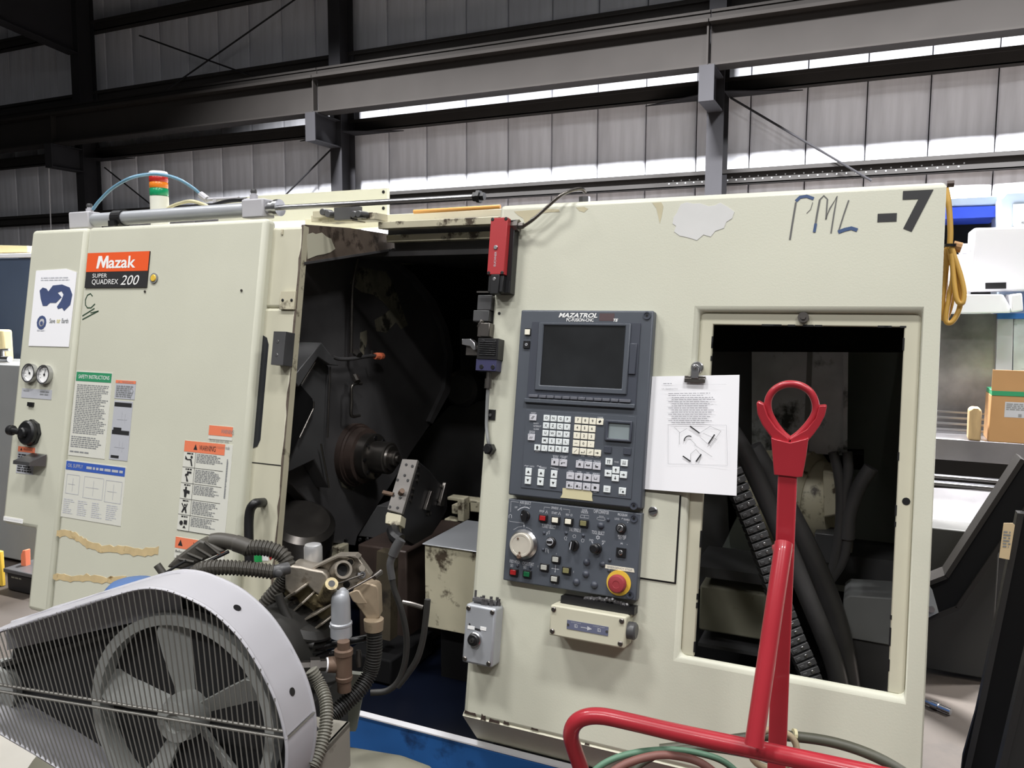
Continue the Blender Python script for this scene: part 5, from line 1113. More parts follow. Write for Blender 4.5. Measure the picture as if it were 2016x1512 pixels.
# green and red emblem plate low on the saddle
f = F.sub(0, 0, -.029)
MB().m(0).ppx(f, [(488, 1100), (498, 1085), (515, 1090), (516, 1106), (490, 1108)], -.004, 0).m(1).ppx(f, [(516, 1091), (528, 1093), (528, 1104), (516, 1104)], -.004, 0).m(2).ppx(f, [(528, 1093), (537, 1096), (532, 1103)], -.004, .0005).build('safety_plate', [mat('bright_green_print', (36, 160, 84), .5), WHITE, BTNR], L)
# --- door header rails
fh = FY(2.36)
def bar(nm, m, x0, y0, x1, y1, th, y, dep, mats=None):
    fr = FY(y); A = fr.ab(x0, y0); B = fr.ab(x1, y1); z = (A[1] + B[1]) / 2; h = th
    return MB().box(fr, max(A[0], Xd + .02) if y < 2.6 else A[0], B[0] + .05, z - h, z, -dep, 0).build(nm, m, L, bevel=.002)
bar('upper_rail', CREAMW, 690, 441, 985, 424, .024, 2.34, .05)
bar('rail_gap_shade', BLACK, 705, 450, 985, 441, .028, 2.40, .05)  # solid black bar standing for the shaded gap between the rails
bar('lower_rail', CREAMW, 740, 464, 985, 454, .024, 2.39, .05)
bar('header_beam', BLACKG, 770, 476, 985, 466, .05, 2.44, .06)
bar('curtain_rod', STEELD, 762, 500, 985, 496, .008, 2.5, .01)
bar('rear_beam', CREAM2, 600, 432, 985, 410, .045, 2.75, .06)
a_ = FY(2.7); MB().cyl(a_.hit(815, 417), a_.hit(985, 407), .008, 10).build('orange_rod', ORANGER, L)
f = FY(2.9)
rp = MB().m(0).ppx(f, [(430, 395), (500, 386), (762, 370), (762, 428), (430, 440)], -.02, 0).m(1)
for x, y in ((755, 378), (755, 410)): a, b = f.ab(x, y); rp.disc(f, a, b, .007, 0, .002, 10)
rp.build('rear_cover', [CREAM, BLACK], L)
mb = MB(); f = FY(2.3)
for x0, y0, x1, y1, c in ((612, 424, 640, 436, 0), (626, 417, 655, 430, .03), (690, 420, 738, 432, 0), (640, 428, 700, 436, .02)): mb.m(0).box(f, *f.rect(x0, y0, x1, y1), c - .08, c)
mb.m(1).box(f, *f.rect(671, 407, 704, 434), -.03, .04)
for x, y in ((652, 420), (662, 424), (712, 425), (722, 424)): a, b = f.ab(x, y); mb.m(1).disc(f, a, b, .012, .0, .05, 10)
mb.build('door_carriage', [CREAMW, BLACKG], L, bevel=.002)
# --- pneumatic door cylinder on top, its hose and fittings
fc = FY(2.06)
pA, pB = fc.hit(176, 434), fc.hit(520, 411); ax = (pB - pA).normalized(); LN = (pB - pA).length
r_ = .024
MB().lathe(pA, ax, [(.02, r_), (LN - .05, r_)], 24).build('cylinder_barrel', SILVER, L, smooth=40)
for a_, b_ in ((pA, (-.075, .03)), (pB, (-.07, .02))): MB().box(Fr(a_, ax, (0, 0, 1)), *b_, -.03, .03, -.028, .028).build('cylinder_head', GUARDG, L, bevel=.005)
MB().lathe(pB, ax, [(.02, .022), (.05, .022), (.05, .027), (.066, .027), (.066, .012)], 18).build('cylinder_gland', STEEL, L, smooth=35)
pR = fc.hit(945, 387); MB().m(0).cyl(pB, pR, .0085, 12).m(1).lathe(pR - ax * .02, ax, [(0, .014), (.012, .014), (.012, .019), (.022, .019), (.022, .012), (.034, .012)], 6).build('piston_rod', [STEEL, BLACK], L, smooth=40)
pc_ = pA + ax * (LN * .17); MB().lathe(pc_, ax, [(0, r_ + .001), (0, r_ + .006), (.045, r_ + .006), (.045, r_ + .001)], 20).box(Fr(pc_, ax, (0, 0, 1)), 0, .03, -.03, -.01, .02, .035).build('sensor_clamp', BLACK, L)
e0 = fc.hit(177, 424); MB().m(0).lathe(e0 - Vector((0, 0, .012)), (0, 0, 1), [(0, .013), (.035, .013), (.035, .009), (.04, .009)], 12).m(1).lathe(e0 + Vector((0, 0, .028)), (0, 0, 1), [(0, .009), (.006, .011), (.014, .008)], 10).build('elbow_fitting', [GUARDG, BLACKG], L, smooth=40)
e1 = fc.hit(500, 396); MB().m(0).lathe(e1 - Vector((0, 0, .02)), (0, 0, 1), [(0, .013), (.04, .013), (.04, .009), (.045, .009)], 12).cyl(e1, e1 - ax * .035, .011, 10).m(1).lathe(e1 + Vector((0, 0, .024)), (0, 0, 1), [(0, .009), (.006, .011), (.014, .008)], 10).build('elbow_fitting', [GUARDG, BLACKG], L, smooth=40)
MB().tube(smoothpath([fc.hit(183, 412), fc.hit(196, 395), fc.hit(222, 370), fc.hit(258, 350), fc.hit(295, 343, -.05), fc.hit(325, 345, -.05), fc.hit(352, 353, -.05), fc.hit(380, 370, -.08), fc.hit(397, 385, -.1)]), .0056, 10).build('air_hose', BLUEH, L, smooth=60)
MB().cyl(fc.hit(395, 383, -.1), fc.hit(408, 393, -.1), .012, 10).cyl(fc.hit(405, 393, -.1), fc.hit(470, 390, -.1), .006, 8).cyl(fc.hit(425, 391, -.1), fc.hit(424, 400, -.1), .009, 8).build('air_tee', GUARDG, L)
MB().tube(smoothpath([fc.hit(330, 410, -.08), fc.hit(348, 402, -.08), fc.hit(375, 396, -.08), fc.hit(400, 402, -.08), fc.hit(412, 408, -.08)]), .006, 8).build('cream_hose', MASK, L, smooth=60)
MB().tube(smoothpath([fc.hit(415, 405, -.03), fc.hit(440, 398, -.02), fc.hit(465, 394, 0), fc.hit(486, 393, 0)]), .007, 8).build('black_hose', BLACK, L, smooth=60)
# stack light
fs_ = FY(2.28); p0 = fs_.hit(315, 425); R0 = .034
zz = lambda y: fs_.hit(315, y).z
st = MB().lathe((p0.x, p0.y, ztop - .05), (0, 0, 1), [(0, R0), (zz(387) - ztop + .05, R0)], 24).build('stack_light', LABELC, L, smooth=40)
for nm, m, ya, yb2, k in (('green_lens', LENSG, 386, 371, 1), ('orange_lens', LENSO, 371, 359, 1), ('red_lens', LENSR, 359, 347, 1), ('top_cap', WHITEM, 347, 338, 1)):
    h = zz(yb2) - zz(ya)
    MB().lathe((p0.x, p0.y, zz(ya)), (0, 0, 1), [(0, R0 * .93), (.003, R0), (h - .003, R0), (h, R0 * .93)], 24).build(nm, m, st, smooth=40)
# --- inside the right opening
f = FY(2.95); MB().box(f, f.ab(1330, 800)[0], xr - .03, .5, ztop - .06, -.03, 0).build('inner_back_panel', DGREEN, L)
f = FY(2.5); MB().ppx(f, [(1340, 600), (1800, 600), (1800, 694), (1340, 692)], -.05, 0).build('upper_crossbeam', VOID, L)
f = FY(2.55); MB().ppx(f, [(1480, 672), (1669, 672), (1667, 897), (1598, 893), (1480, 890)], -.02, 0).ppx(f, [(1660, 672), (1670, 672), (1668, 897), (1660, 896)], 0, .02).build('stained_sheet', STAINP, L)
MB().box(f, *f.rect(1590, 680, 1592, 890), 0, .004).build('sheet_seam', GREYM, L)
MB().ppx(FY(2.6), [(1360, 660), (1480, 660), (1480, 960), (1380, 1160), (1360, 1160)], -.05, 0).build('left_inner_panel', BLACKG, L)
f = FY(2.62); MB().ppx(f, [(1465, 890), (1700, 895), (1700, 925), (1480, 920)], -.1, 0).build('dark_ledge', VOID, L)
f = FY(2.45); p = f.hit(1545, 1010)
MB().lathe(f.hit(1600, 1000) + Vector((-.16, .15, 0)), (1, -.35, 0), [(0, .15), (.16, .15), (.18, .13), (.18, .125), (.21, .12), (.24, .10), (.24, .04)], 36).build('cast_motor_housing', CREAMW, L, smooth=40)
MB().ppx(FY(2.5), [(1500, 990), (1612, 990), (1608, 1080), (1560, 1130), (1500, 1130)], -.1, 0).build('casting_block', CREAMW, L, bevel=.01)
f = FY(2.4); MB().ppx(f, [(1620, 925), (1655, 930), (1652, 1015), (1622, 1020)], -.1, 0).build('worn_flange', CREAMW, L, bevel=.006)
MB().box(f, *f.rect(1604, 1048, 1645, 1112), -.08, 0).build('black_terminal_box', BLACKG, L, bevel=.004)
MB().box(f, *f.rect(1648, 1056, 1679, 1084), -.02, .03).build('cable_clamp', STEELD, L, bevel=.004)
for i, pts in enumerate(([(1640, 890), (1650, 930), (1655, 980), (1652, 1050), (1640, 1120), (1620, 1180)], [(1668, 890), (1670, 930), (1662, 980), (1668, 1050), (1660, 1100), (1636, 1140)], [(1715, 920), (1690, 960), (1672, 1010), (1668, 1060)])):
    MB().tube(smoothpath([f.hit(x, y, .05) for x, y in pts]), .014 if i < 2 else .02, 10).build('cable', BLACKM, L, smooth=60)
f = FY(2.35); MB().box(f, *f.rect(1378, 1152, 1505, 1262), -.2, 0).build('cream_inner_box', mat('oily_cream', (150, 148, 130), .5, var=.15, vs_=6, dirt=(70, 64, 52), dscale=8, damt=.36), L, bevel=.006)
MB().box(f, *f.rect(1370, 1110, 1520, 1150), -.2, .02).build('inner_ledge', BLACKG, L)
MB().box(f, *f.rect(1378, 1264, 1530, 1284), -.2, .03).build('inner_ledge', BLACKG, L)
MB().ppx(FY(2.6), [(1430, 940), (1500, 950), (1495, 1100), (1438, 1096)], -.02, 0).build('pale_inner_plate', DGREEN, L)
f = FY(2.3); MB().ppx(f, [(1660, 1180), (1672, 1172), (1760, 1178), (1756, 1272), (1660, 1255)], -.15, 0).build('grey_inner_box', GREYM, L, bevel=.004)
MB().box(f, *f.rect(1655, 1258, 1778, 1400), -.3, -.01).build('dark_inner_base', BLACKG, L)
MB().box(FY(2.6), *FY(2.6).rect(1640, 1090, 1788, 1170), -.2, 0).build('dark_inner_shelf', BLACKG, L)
# thick hoses crossing the opening
for pts, r_ in (([(1440, 850, 2.05), (1470, 900, 2.05), (1530, 1030, 2.05), (1580, 1150, 2.05), (1640, 1300, 2.05), (1660, 1400, 2.05)], .024), ([(1480, 880, 2.12), (1545, 990, 2.12), (1610, 1120, 2.12), (1650, 1230, 2.12), (1670, 1330, 2.12), (1680, 1420, 2.12)], .027), ([(1455, 880, 2.2), (1520, 985, 2.2), (1590, 1110, 2.2), (1630, 1250, 2.2), (1660, 1400, 2.2)], .024)):
    MB().tube(hosepts(pts), r_, 12).build('thick_hose', BLACKM, L, smooth=60)
# cable chain: links with a bright stud each
cpth = smoothpath([cp(*p) for p in ((1440, 930, 2.0), (1462, 985, 2.0), (1485, 1040, 2.0), (1510, 1110, 2.0), (1528, 1165, 2.0), (1560, 1250, 2.0), (1590, 1320, 2.0), (1606, 1380, 2.0))], 12)
Ls = [0]
for i in range(1, len(cpth)): Ls.append(Ls[-1] + (cpth[i] - cpth[i - 1]).length)
chb = MB().tube(cpth, .012, 6).build('cable_chain', BLACK, L)
step = .0212; k = 0
while k * step < Ls[-1] - .01:
    d = k * step; j = max(i for i in range(len(Ls)) if Ls[i] <= d); j = min(j, len(cpth) - 2)
    p = cpth[j].lerp(cpth[j + 1], (d - Ls[j]) / (Ls[j + 1] - Ls[j])); t = (cpth[j + 1] - cpth[j]).normalized()
    fr = Fr(p, (-fwd).cross(t) * -1, t)
    if fr.w.dot(fwd) > 0: fr = Fr(p, -fr.u, t)
    MB().m(0).box(fr, -.024, .024, -.008, .008, -.02, .02).m(1).disc(fr, -.006, .0, .0045, .02, .0225, 10).m(0).box(fr, .008, .02, -.004, .003, .02, .023).build('chain_link', [BLACKG, STEEL], chb, bevel=.0015)
    k += 1
# low corner of the gauge cover: things standing in the open corner
f = FY(2.6)
t = thing('black_canister', 'black lettered plastic canister in the open corner below the gauge cover', 'canister', (f.hit(38, 1192, -.07).x, 2.67, 0))
a0, a1, b0, b1 = f.rect(12, 1118, 70, 1192); b0 = .001
MB().box(f, a0, a1, b0, b1 - .02, -.15, 0).build('body', BLACK, t, bevel=.01)
MB().box(f, a0 - .01, a1 + .01, b1 - .022, b1, -.16, .01).build('lid', BLACKG, t, bevel=.004)
MB().greek(f, *f.rect(22, 1134, 43, 1142, .0012), 1, .0012, .9, 0).build('lettering', mat('faded_lettering', (120, 118, 104), .6), t)
o = MB().ppx(FY(2.66), [(41, 1092), (44, 1084), (49, 1083), (50, 1118), (41, 1118)], -.03, 0).build('orange_cap', ORANGE, bevel=.003); tag(o, 'small orange cap seen above the black canister', 'cap')
fy_ = FY(2.62)
o = MB().box(fy_, fy_.ab(-40, 1100)[0], fy_.ab(1, 1100)[0], .001, fy_.ab(0, 1086)[1], -.02, 0).build('yellow_box', YELLOW, bevel=.004); tag(o, 'yellow box at the left edge, beside the black canister', 'box')
# yellow cable coil hanging at the right end
yc = thing('yellow_cable_coil', 'coiled yellow cable hanging at the right end of the cream cover', 'cable', F.hit(1880, 520, -.12))
D = -.12
hh_ = lambda x, y, c=D: F.hit(x, y, c)
MB().tube(smoothpath([hh_(1862, 370), hh_(1867, 395), hh_(1870, 430), hh_(1871, 460), hh_(1870, 482)]), .0062, 10).build('hanging_end', YCABLE, yc, smooth=60)
for k, pts in enumerate(([(1872, 482), (1880, 508), (1892, 545), (1898, 575), (1895, 596), (1885, 592), (1879, 560), (1874, 500)], [(1872, 482), (1884, 530), (1892, 575), (1888, 610), (1874, 634), (1862, 630), (1868, 590), (1876, 540), (1870, 490)],
                         [(1868, 484), (1876, 530), (1876, 580), (1868, 615), (1858, 628), (1856, 600), (1862, 540), (1866, 490)], [(1866, 484), (1862, 540), (1860, 590), (1856, 620), (1852, 600), (1858, 540), (1864, 488)])):
    MB().tube(smoothpath([hh_(x, y, D - .014 * k) for x, y in pts]), .0056, 8).build('loop', YCABLE, yc, smooth=60)
a_ = hh_(1871, 480, D + .0); MB().lathe(a_ - Vector((0, 0, .006)), (0, 0, 1), [(0, .012), (.006, .012)], 12).build('cable_tie', BLACK, yc)
MB().cyl(hh_(1876, 484, D - .02), hh_(1893, 488, D - .02), .012, 10).build('plug_end', CARD, yc)
a_ = F.hit(1864, 362, -.06); MB().cyl(a_, a_ + Vector((.014, 0, 0)), .008, 8).build('end_bolt', RUST, L)
# ================================================================== air compressor in the foreground
yg = R_(8.8)
G = Fr(cp(562, 1450, 1.30), (math.cos(yg), math.sin(yg), 0), (0, 0, 1))
def solve_c(fr, px, py, b):
    lo, hi = -2.5, 0.0
    for _ in range(50):
        m_ = (lo + hi) / 2
        if fr.ab(px, py, m_)[1] < b: lo = m_
        else: hi = m_
    return (lo + hi) / 2
GT = -min(.16, max(.08, abs(solve_c(G, 617, 1397, 0.0))))
AC = thing('air_compressor', 'grey air compressor with a wire belt guard, flywheel and corrugated hoses in the foreground', 'compressor', (G.P(-.2, 0, -.2).x, G.P(-.2, 0, -.2).y, 0))
top = [(-60, 1262), (0, 1243), (100, 1211), (180, 1186), (230, 1171), (262, 1162), (290, 1158), (318, 1160), (345, 1167), (385, 1184), (420, 1205), (455, 1236), (480, 1265), (505, 1303), (520, 1330), (538, 1367), (550, 1400), (558, 1430), (563, 1455)]
bot = [(563, 1456), (565, 1480), (563, 1520), (552, 1570), (525, 1615), (480, 1652), (430, 1668), (370, 1662), (300, 1632), (200, 1572), (110, 1508), (0, 1442), (-60, 1406)]
def strip(mb, fr, pts, c0, c1, th, closed=False):
    P = [Vector(p) for p in pts]; V = []; Fc = []; n = len(P)
    for i, p in enumerate(P):
        t = (P[min(i + 1, n - 1)] - P[max(i - 1, 0)]).normalized(); nn = Vector((t.y, -t.x)) * th
        V += [fr.P(p.x, p.y, c0), fr.P(p.x, p.y, c1), fr.P(p.x + nn.x, p.y + nn.y, c1), fr.P(p.x + nn.x, p.y + nn.y, c0)]
    for i in range(n - 1):
        for k in range(4): Fc.append((4 * i + k, 4 * i + (k + 1) % 4, 4 * i + 4 + (k + 1) % 4, 4 * i + 4 + k))
    Fc += [(0, 1, 2, 3), tuple(4 * n - 4 + k for k in (3, 2, 1, 0))]
    return mb.add(V, Fc)
tg = [G.ab(*p) for p in top]; bg = [G.ab(*p) for p in bot]
smt = lambda ab_: [(v.x, v.y) for v in smoothpath([Vector((a, b, 0)) for a, b in ab_], 5)]
tgs, bgs = smt(tg), smt(bg)
gd = strip(MB(), G, tgs, GT, 0, .003).build('belt_guard', GUARDG, AC, smooth=40)
strip(MB(), G, bgs, GT, 0, .003).build('lower_guard', GUARDG, AC, smooth=40)
for pts, nm in ((tgs, 'guard_rolled_edge'), (bgs, 'guard_rolled_edge')):
    MB().tube([G.P(a, b, 0) for a, b in pts], .0032, 6).tube([G.P(a, b, GT) for a, b in pts], .0035, 6).build(nm, GUARDG, gd, smooth=60)
MB().cyl(G.P(*tgs[-1], 0), G.P(*tgs[-1], GT), .003, 8).build('split_seam', STEEL, gd, smooth=40)
for px_ in ((467, 1194), (572, 1361)):
    c_ = GT * .5; a, b = G.ab(*px_, c_)
    best = min(tgs, key=lambda p: (p[0] - a) ** 2 + (p[1] - b) ** 2); i = tgs.index(best); t = Vector((tgs[i + 1][0] - tgs[i - 1][0], tgs[i + 1][1] - tgs[i - 1][1], 0)).normalized()
    nrm = G.u * -t.y + G.v * t.x; pos = G.P(*best, c_); MB().lathe(pos, nrm, [(0, .007), (.0012, .007)], 12).build('vent_slot', BLACK, gd)
def yint(pl_, x):
    for (x0, y0), (x1, y1) in zip(pl_, pl_[1:]):
        if min(x0, x1) <= x <= max(x0, x1) and x0 != x1: return y0 + (y1 - y0) * (x - x0) / (x1 - x0)
    return None
for ya in (1348, 1361): MB().cyl(G.hit(-60, ya - 9.8), G.hit(561, ya + 92), .0028, 8).build('guard_rod', WIREM, gd, smooth=60)
x = -46.0
while x < 556:
    y = 1348 + x * .1643; k = max(.10, .33 - .00055 * x); s = 0
    while s < 300:
        yt = yint(top, x - k * s)
        if yt is None or y - s <= yt: break
        s += 2
    if s > 4: MB().cyl(G.hit(x, y, .002), G.hit(x - k * s, y - s, .002), .00125, 6).build('grille_wire', WIREM, gd, smooth=70)
    y += 13; k = max(.12, .40 - .0006 * x); s = 0
    while s < 320:
        yt = yint(bot, x + k * s)
        if yt is None or y + s >= yt: break
        s += 2
    if s > 4: MB().cyl(G.hit(x, y, .002), G.hit(x + k * s, y + s, .002), .00125, 6).build('grille_wire', WIREM, gd, smooth=70)
    x += 8.8 + 2.6 * max(0, x) / 560
# flywheel with five broad blades
cw = -.075; fa, fb2 = G.ab(372, 1402, cw); fR = G.ab(372, 1203, cw)[1] - fb2
MB().lathe(G.P(fa, fb2, cw - .025), G.w, [(0, fR), (.05, fR), (.05, fR - .018), (0, fR - .018), (0, fR)], 56).build('flywheel_rim', FINGREY, AC, smooth=40)
MB().lathe(G.P(fa, fb2, cw - .02), G.w, [(0, .042), (.04, .042), (.05, .036), (.06, .036), (.062, .018), (.055, .016)], 28).build('flywheel_hub', FINGREY, AC, smooth=35)
for k in range(5):
    an = R_(92 + 72 * k); d = Vector((math.cos(an), math.sin(an))); e = Vector((-d.y, d.x)); V = []
    for r_, wd, tw in ((.035, .015, .010), (.07, .022, .015), (.11, .031, .02), (fR - .035, .039, .022), (fR - .016, .031, .022)):
        for s_, th in ((-1, 0), (1, 0), (1, -.01), (-1, -.01)):
            p = d * r_ + e * wd * s_; V.append(G.P(fa + p.x, fb2 + p.y, cw + tw * s_ + th))
    Fc = [(4 * i + j, 4 * i + (j + 1) % 4, 4 * i + 4 + (j + 1) % 4, 4 * i + 4 + j) for i in range(4) for j in range(4)] + [(3, 2, 1, 0), (16, 17, 18, 19)]
    MB().add(V, Fc).build('fan_blade', FINGREY, AC, bevel=.002)
pa_, pb_ = G.ab(4, 1352, cw); pR = .05
MB().lathe(G.P(pa_, pb_, cw - .02), G.w, [(0, pR), (.008, pR), (.012, pR * .85), (.028, pR * .85), (.032, pR), (.04, pR), (.042, .03), (.05, .018)], 32).build('motor_pulley', FINGREY, AC, smooth=35)
for s_ in (1, -1):
    MB().box(Fr(G.P(pa_, pb_ + s_ * pR * .9, cw), (G.P(fa, fb2 + s_ * fR * .98, cw) - G.P(pa_, pb_ + s_ * pR * .9, cw)), G.w.cross(G.P(fa, fb2 + s_ * fR * .98, cw) - G.P(pa_, pb_ + s_ * pR * .9, cw))), 0, (G.P(fa, fb2 + s_ * fR * .98, cw) - G.P(pa_, pb_ + s_ * pR * .9, cw)).length, -.004, .004, -.012, .012).build('drive_belt', RUBBER, AC)
# guard back plate and motor behind
bp = [G.ab(*p, GT) for p in ((-60, 1262), (0, 1243))]
bk_ = [(a, b) for a, b in tgs if a < G.ab(300, 1158)[0]]
MB().prism(G, bk_ + [(bk_[-1][0], bk_[-1][1] - .07), (bk_[0][0], bk_[0][1] - .05)], GT + .012, GT + .015).build('guard_back_plate', GUARDG, gd)
MB().lathe(G.P(fa, fb2, GT - .36), G.w, [(0, .07), (.02, .085), (.2, .085), (.22, .06), (.34, .05), (.36, .045)], 28).box(G, fa - .16, fa + .12, fb2 - .2, fb2 - .08, GT - .36, GT - .08).build('crankcase', RUBBER, AC, smooth=35)
ma, mb_ = pa_, pb_
MB().lathe(G.P(pa_ + .04, pb_, GT - .3), G.w, [(0, .07), (.02, .085), (.26, .085), (.27, .07)], 28).build('electric_motor', GREYM, AC, smooth=35)
MB().prism(G, [(tgs[0][0], tgs[0][1] - .004), (G.ab(250, 1150, GT)[0] - .05, G.ab(200, 1175, GT)[1]), (G.ab(290, 1150, GT)[0], G.ab(290, 1152, GT)[1]), (tgs[0][0] + .05, tgs[0][1] - .06)], GT - .10, GT - .004).build('motor_cover', GUARDG, AC, bevel=.006)
p = G.hit(262, 1152, GT - .05); MB().lathe(p - Vector((0, 0, .03)), (0, 0, 1), [(0, .05), (.025, .05), (.035, .04), (.038, .015)], 24).build('blue_cap', mat('light_blue_plastic', (78, 108, 156), .5), AC, smooth=50)
ccx, ccy = fa - .06, fb2
MB().prism(G, [(ccx + (a - ccx) * .97, ccy + (b - ccy) * .97) for a, b in tgs + bgs], GT + .004, GT + .008).build('added_dark_backing', mat('guard_inner_shade', (40, 40, 41), .6), AC)  # added dark sheet that blackens the hollow behind the flywheel
# deck and tank
bd = G.ab(622, 1493, -.10); cF = solve_c(G, 718, 1425, bd[1]); ad = bd[0]
MB().box(G, ad - .5, ad, bd[1] - .012, bd[1], cF, -.10).box(G, ad - .008, ad, bd[1] - .09, bd[1], cF, -.10).build('deck_channel', mat('deck_grey', (138, 134, 124), .5, var=.15, vs_=6, dirt=(70, 62, 50), dscale=6, damt=.35), AC, bevel=.002)
a, b = ad - .06, bd[1]; p = G.P(a, b, cF + .05); MB().lathe(p, (0, 0, 1), [(0, .018), (.004, .018), (.004, .013), (.014, .013), (.014, .007), (.03, .007)], 6).build('deck_bolt', BLACKG, AC)
tc_ = G.P(ad - .35, bd[1] - .36, -.34); MB().lathe(tc_ - G.u * .5, G.u, [(0, .05), (.03, .14), (.08, .19), (.14, .2), (.86, .2), (.92, .19), (.97, .14), (1.0, .05)], 36).build('air_tank', mat('olive_grey_paint', (120, 118, 104), .5, var=.1), AC, smooth=50)
for s_ in (-.3, .3):
    for c_ in (-.15, -.45): MB().box(G, ad - .35 + s_ - .02, ad - .35 + s_ + .02, -G.o.z, bd[1] - .46, c_ - .02, c_ + .02).build('tank_foot', GREYM, AC)
# --- pump head
DK = 1.72
def cam_frame(px, py, d, ang_):
    ca, sa = math.cos(R_(ang_)), math.sin(R_(ang_)); return Fr(cp(px, py, d), rgt * ca - dwn * sa, -dwn * ca - rgt * sa)
K = cam_frame(600, 1180, DK, 34)
PX = DK / FPX
MB().ppx(K, [(551, 1160), (558, 1149), (607, 1147), (655, 1186), (665, 1204), (613, 1247)], -.05, -.03).build('head_flange', ALUY, AC, bevel=.003)
MB().ppx(K, [(561, 1132), (566, 1118), (574, 1113), (590, 1115), (612, 1121), (636, 1125), (645, 1134), (650, 1160), (640, 1180), (618, 1166), (606, 1154), (576, 1175), (561, 1160)], -.07, .0).build('pump_head', ALU, AC, bevel=.014, seg=3)
MB().ppx(K, [(600, 1178), (622, 1166), (655, 1188), (648, 1200), (622, 1196), (606, 1190)], -.03, -.008).build('cover_box', ALUY, AC, bevel=.004)
for x0, y0, x1, y1 in ((562, 1178, 607, 1147), (578, 1203, 618, 1166), (592, 1224, 655, 1187), (606, 1247, 664, 1204)):
    a0 = Vector(K.ab(x0, y0)); a1 = Vector(K.ab(x1, y1)); t = (a1 - a0).normalized(); nn = Vector((-t.y, t.x)) * .0022; m_ = a0.lerp(a1, .55)
    fr = K; V = []
    V = [K.P(*(a0 - nn), -.045), K.P(*(a1 - nn), -.03), K.P(*(a1 - nn), .014), K.P(*(m_ - nn), .022), K.P(*(a0 - nn), .004)]; V += [v + (K.u * nn.x + K.v * nn.y) * 2 for v in V]
    MB().add(V, [(0, 1, 2, 3, 4), (9, 8, 7, 6, 5)] + [(i, (i + 1) % 5, (i + 1) % 5 + 5, i + 5) for i in range(5)]).build('head_rib', ALU, AC, bevel=.0008)
for x, y in ((580, 1184), (594, 1209), (612, 1229)):
    p = K.hit(x, y, -.03); d = (K.w * .8 - K.u * .3).normalized()
    MB().lathe(p, d, [(0, .013), (.003, .013), (.003, .009), (.014, .009), (.014, .005), (.022, .005)], 6).build('head_bolt', STEELD, AC)
p = K.hit(640, 1178, -.01); d = (cp(653, 1149, DK - .06) - p).normalized(); ln_ = (cp(653, 1149, DK - .06) - p).length
MB().m(0).lathe(p, d, [(0, .0165), (ln_ * .8, .015), (ln_, .0135), (ln_, .007)], 20).m(1).lathe(p + d * ln_, d, [(-.002, .0072), (.0003, .0072)], 16).build('outlet_boss', [ALUY, BLACK], AC, smooth=35)
# intake plate with the open port
K2 = cam_frame(676, 1118, DK + .03, -8)
ip = MB().ppx(K2, [(606, 1122), (630, 1110), (664, 1094), (672, 1093), (680, 1096), (698, 1095), (706, 1100), (720, 1118), (731, 1134), (715, 1146), (695, 1158), (668, 1162), (642, 1150), (636, 1126)], -.03, 0).build('intake_plate', ALU, AC, bevel=.004)
MB().ppx(K2, [(604, 1123), (664, 1094), (680, 1094), (699, 1094), (706, 1100), (697, 1098), (680, 1098), (668, 1097), (610, 1124)], -.02, .018).build('plate_lip', ALU, AC, bevel=.001)
wd_ = (K2.w * .85 + K2.v * .35 + K2.u * .4).normalized(); p = K2.hit(668, 1124)
MB().m(0).lathe(p, wd_, [(-.02, .022), (.03, .02), (.034, .0195), (.034, .0145), (.015, .0135)], 32).m(1).lathe(p, wd_, [(.012, .0138), (.016, .0138)], 24).build('intake_port', [ALU, BLACK], AC, smooth=35)
for x, y, r_ in ((690, 1106, .007), (683, 1150, .008)):
    p = K2.hit(x, y); MB().m(0).lathe(p, K2.w, [(-.005, r_ * 1.4), (.003, r_ * 1.3), (.003, r_)], 16).m(1).lathe(p, K2.w, [(0, r_), (.0034, r_)], 12).build('plate_port', [ALU, BLACK], AC, smooth=40)
p = K2.hit(710, 1120); MB().lathe(p, wd_, [(-.01, .010), (.008, .0095), (.012, .007)], 20).build('plate_cap', ALU, AC, smooth=40)
p = K2.hit(710, 1132); MB().m(0).lathe(p, wd_, [(-.005, .009), (.008, .009), (.008, .0065), (.016, .0065), (.016, .004)], 14).m(1).lathe(p, wd_, [(.01, .004), (.0162, .004)], 10).build('hose_barb', [STEEL, BLACK], AC, smooth=35)
MB().tube([cp(662, 1150, DK), cp(690, 1140, DK), cp(716, 1131, DK)], .0022, 8).tube([cp(682, 1164, DK - .02), cp(712, 1148, DK - .02), cp(738, 1133, DK)], .0022, 8).cyl(cp(736, 1137, DK), cp(750, 1126, DK + .02), .0065, 10).build('linkage_rod', STEELD, AC, smooth=50)
# silver elbow, tan casting, bronze tee
MB().lathe(cp(672, 1252, DK - .03), (0, 0, 1), [(0, .0225), (.025, .0225), (.026, .0235), (.03, .0235), (.032, .0205), (.078, .020), (.092, .017), (.098, .011), (.1, .004)], 28).build('silver_elbow', SILVER, AC, smooth=40)
MB().ppx(cam_frame(660, 1240, DK - .03, 0), [(646, 1232), (668, 1228), (668, 1252), (655, 1250)], -.012, .012).build('elbow_lug', SILVER, AC, bevel=.003)
MB().m(0).lathe(cp(677, 1166, DK - .03), (K.w * .6 + K.v * .7), [(-.008, .008), (.006, .0085), (.009, .007), (.009, .004)], 18).m(1).lathe(cp(677, 1166, DK - .03), (K.w * .6 + K.v * .7), [(.006, .0042), (.0088, .0042)], 12).build('compression_fitting', [SILVER, BLACK], AC, smooth=40)
K3 = cam_frame(725, 1180, DK, 0)
MB().ppx(K3, [(700, 1152), (712, 1148), (728, 1149), (741, 1153), (745, 1160), (747, 1216), (738, 1222), (722, 1220), (712, 1205), (700, 1190), (690, 1172)], -.045, 0).build('tan_elbow', TANCAST, AC, bevel=.012, seg=3)
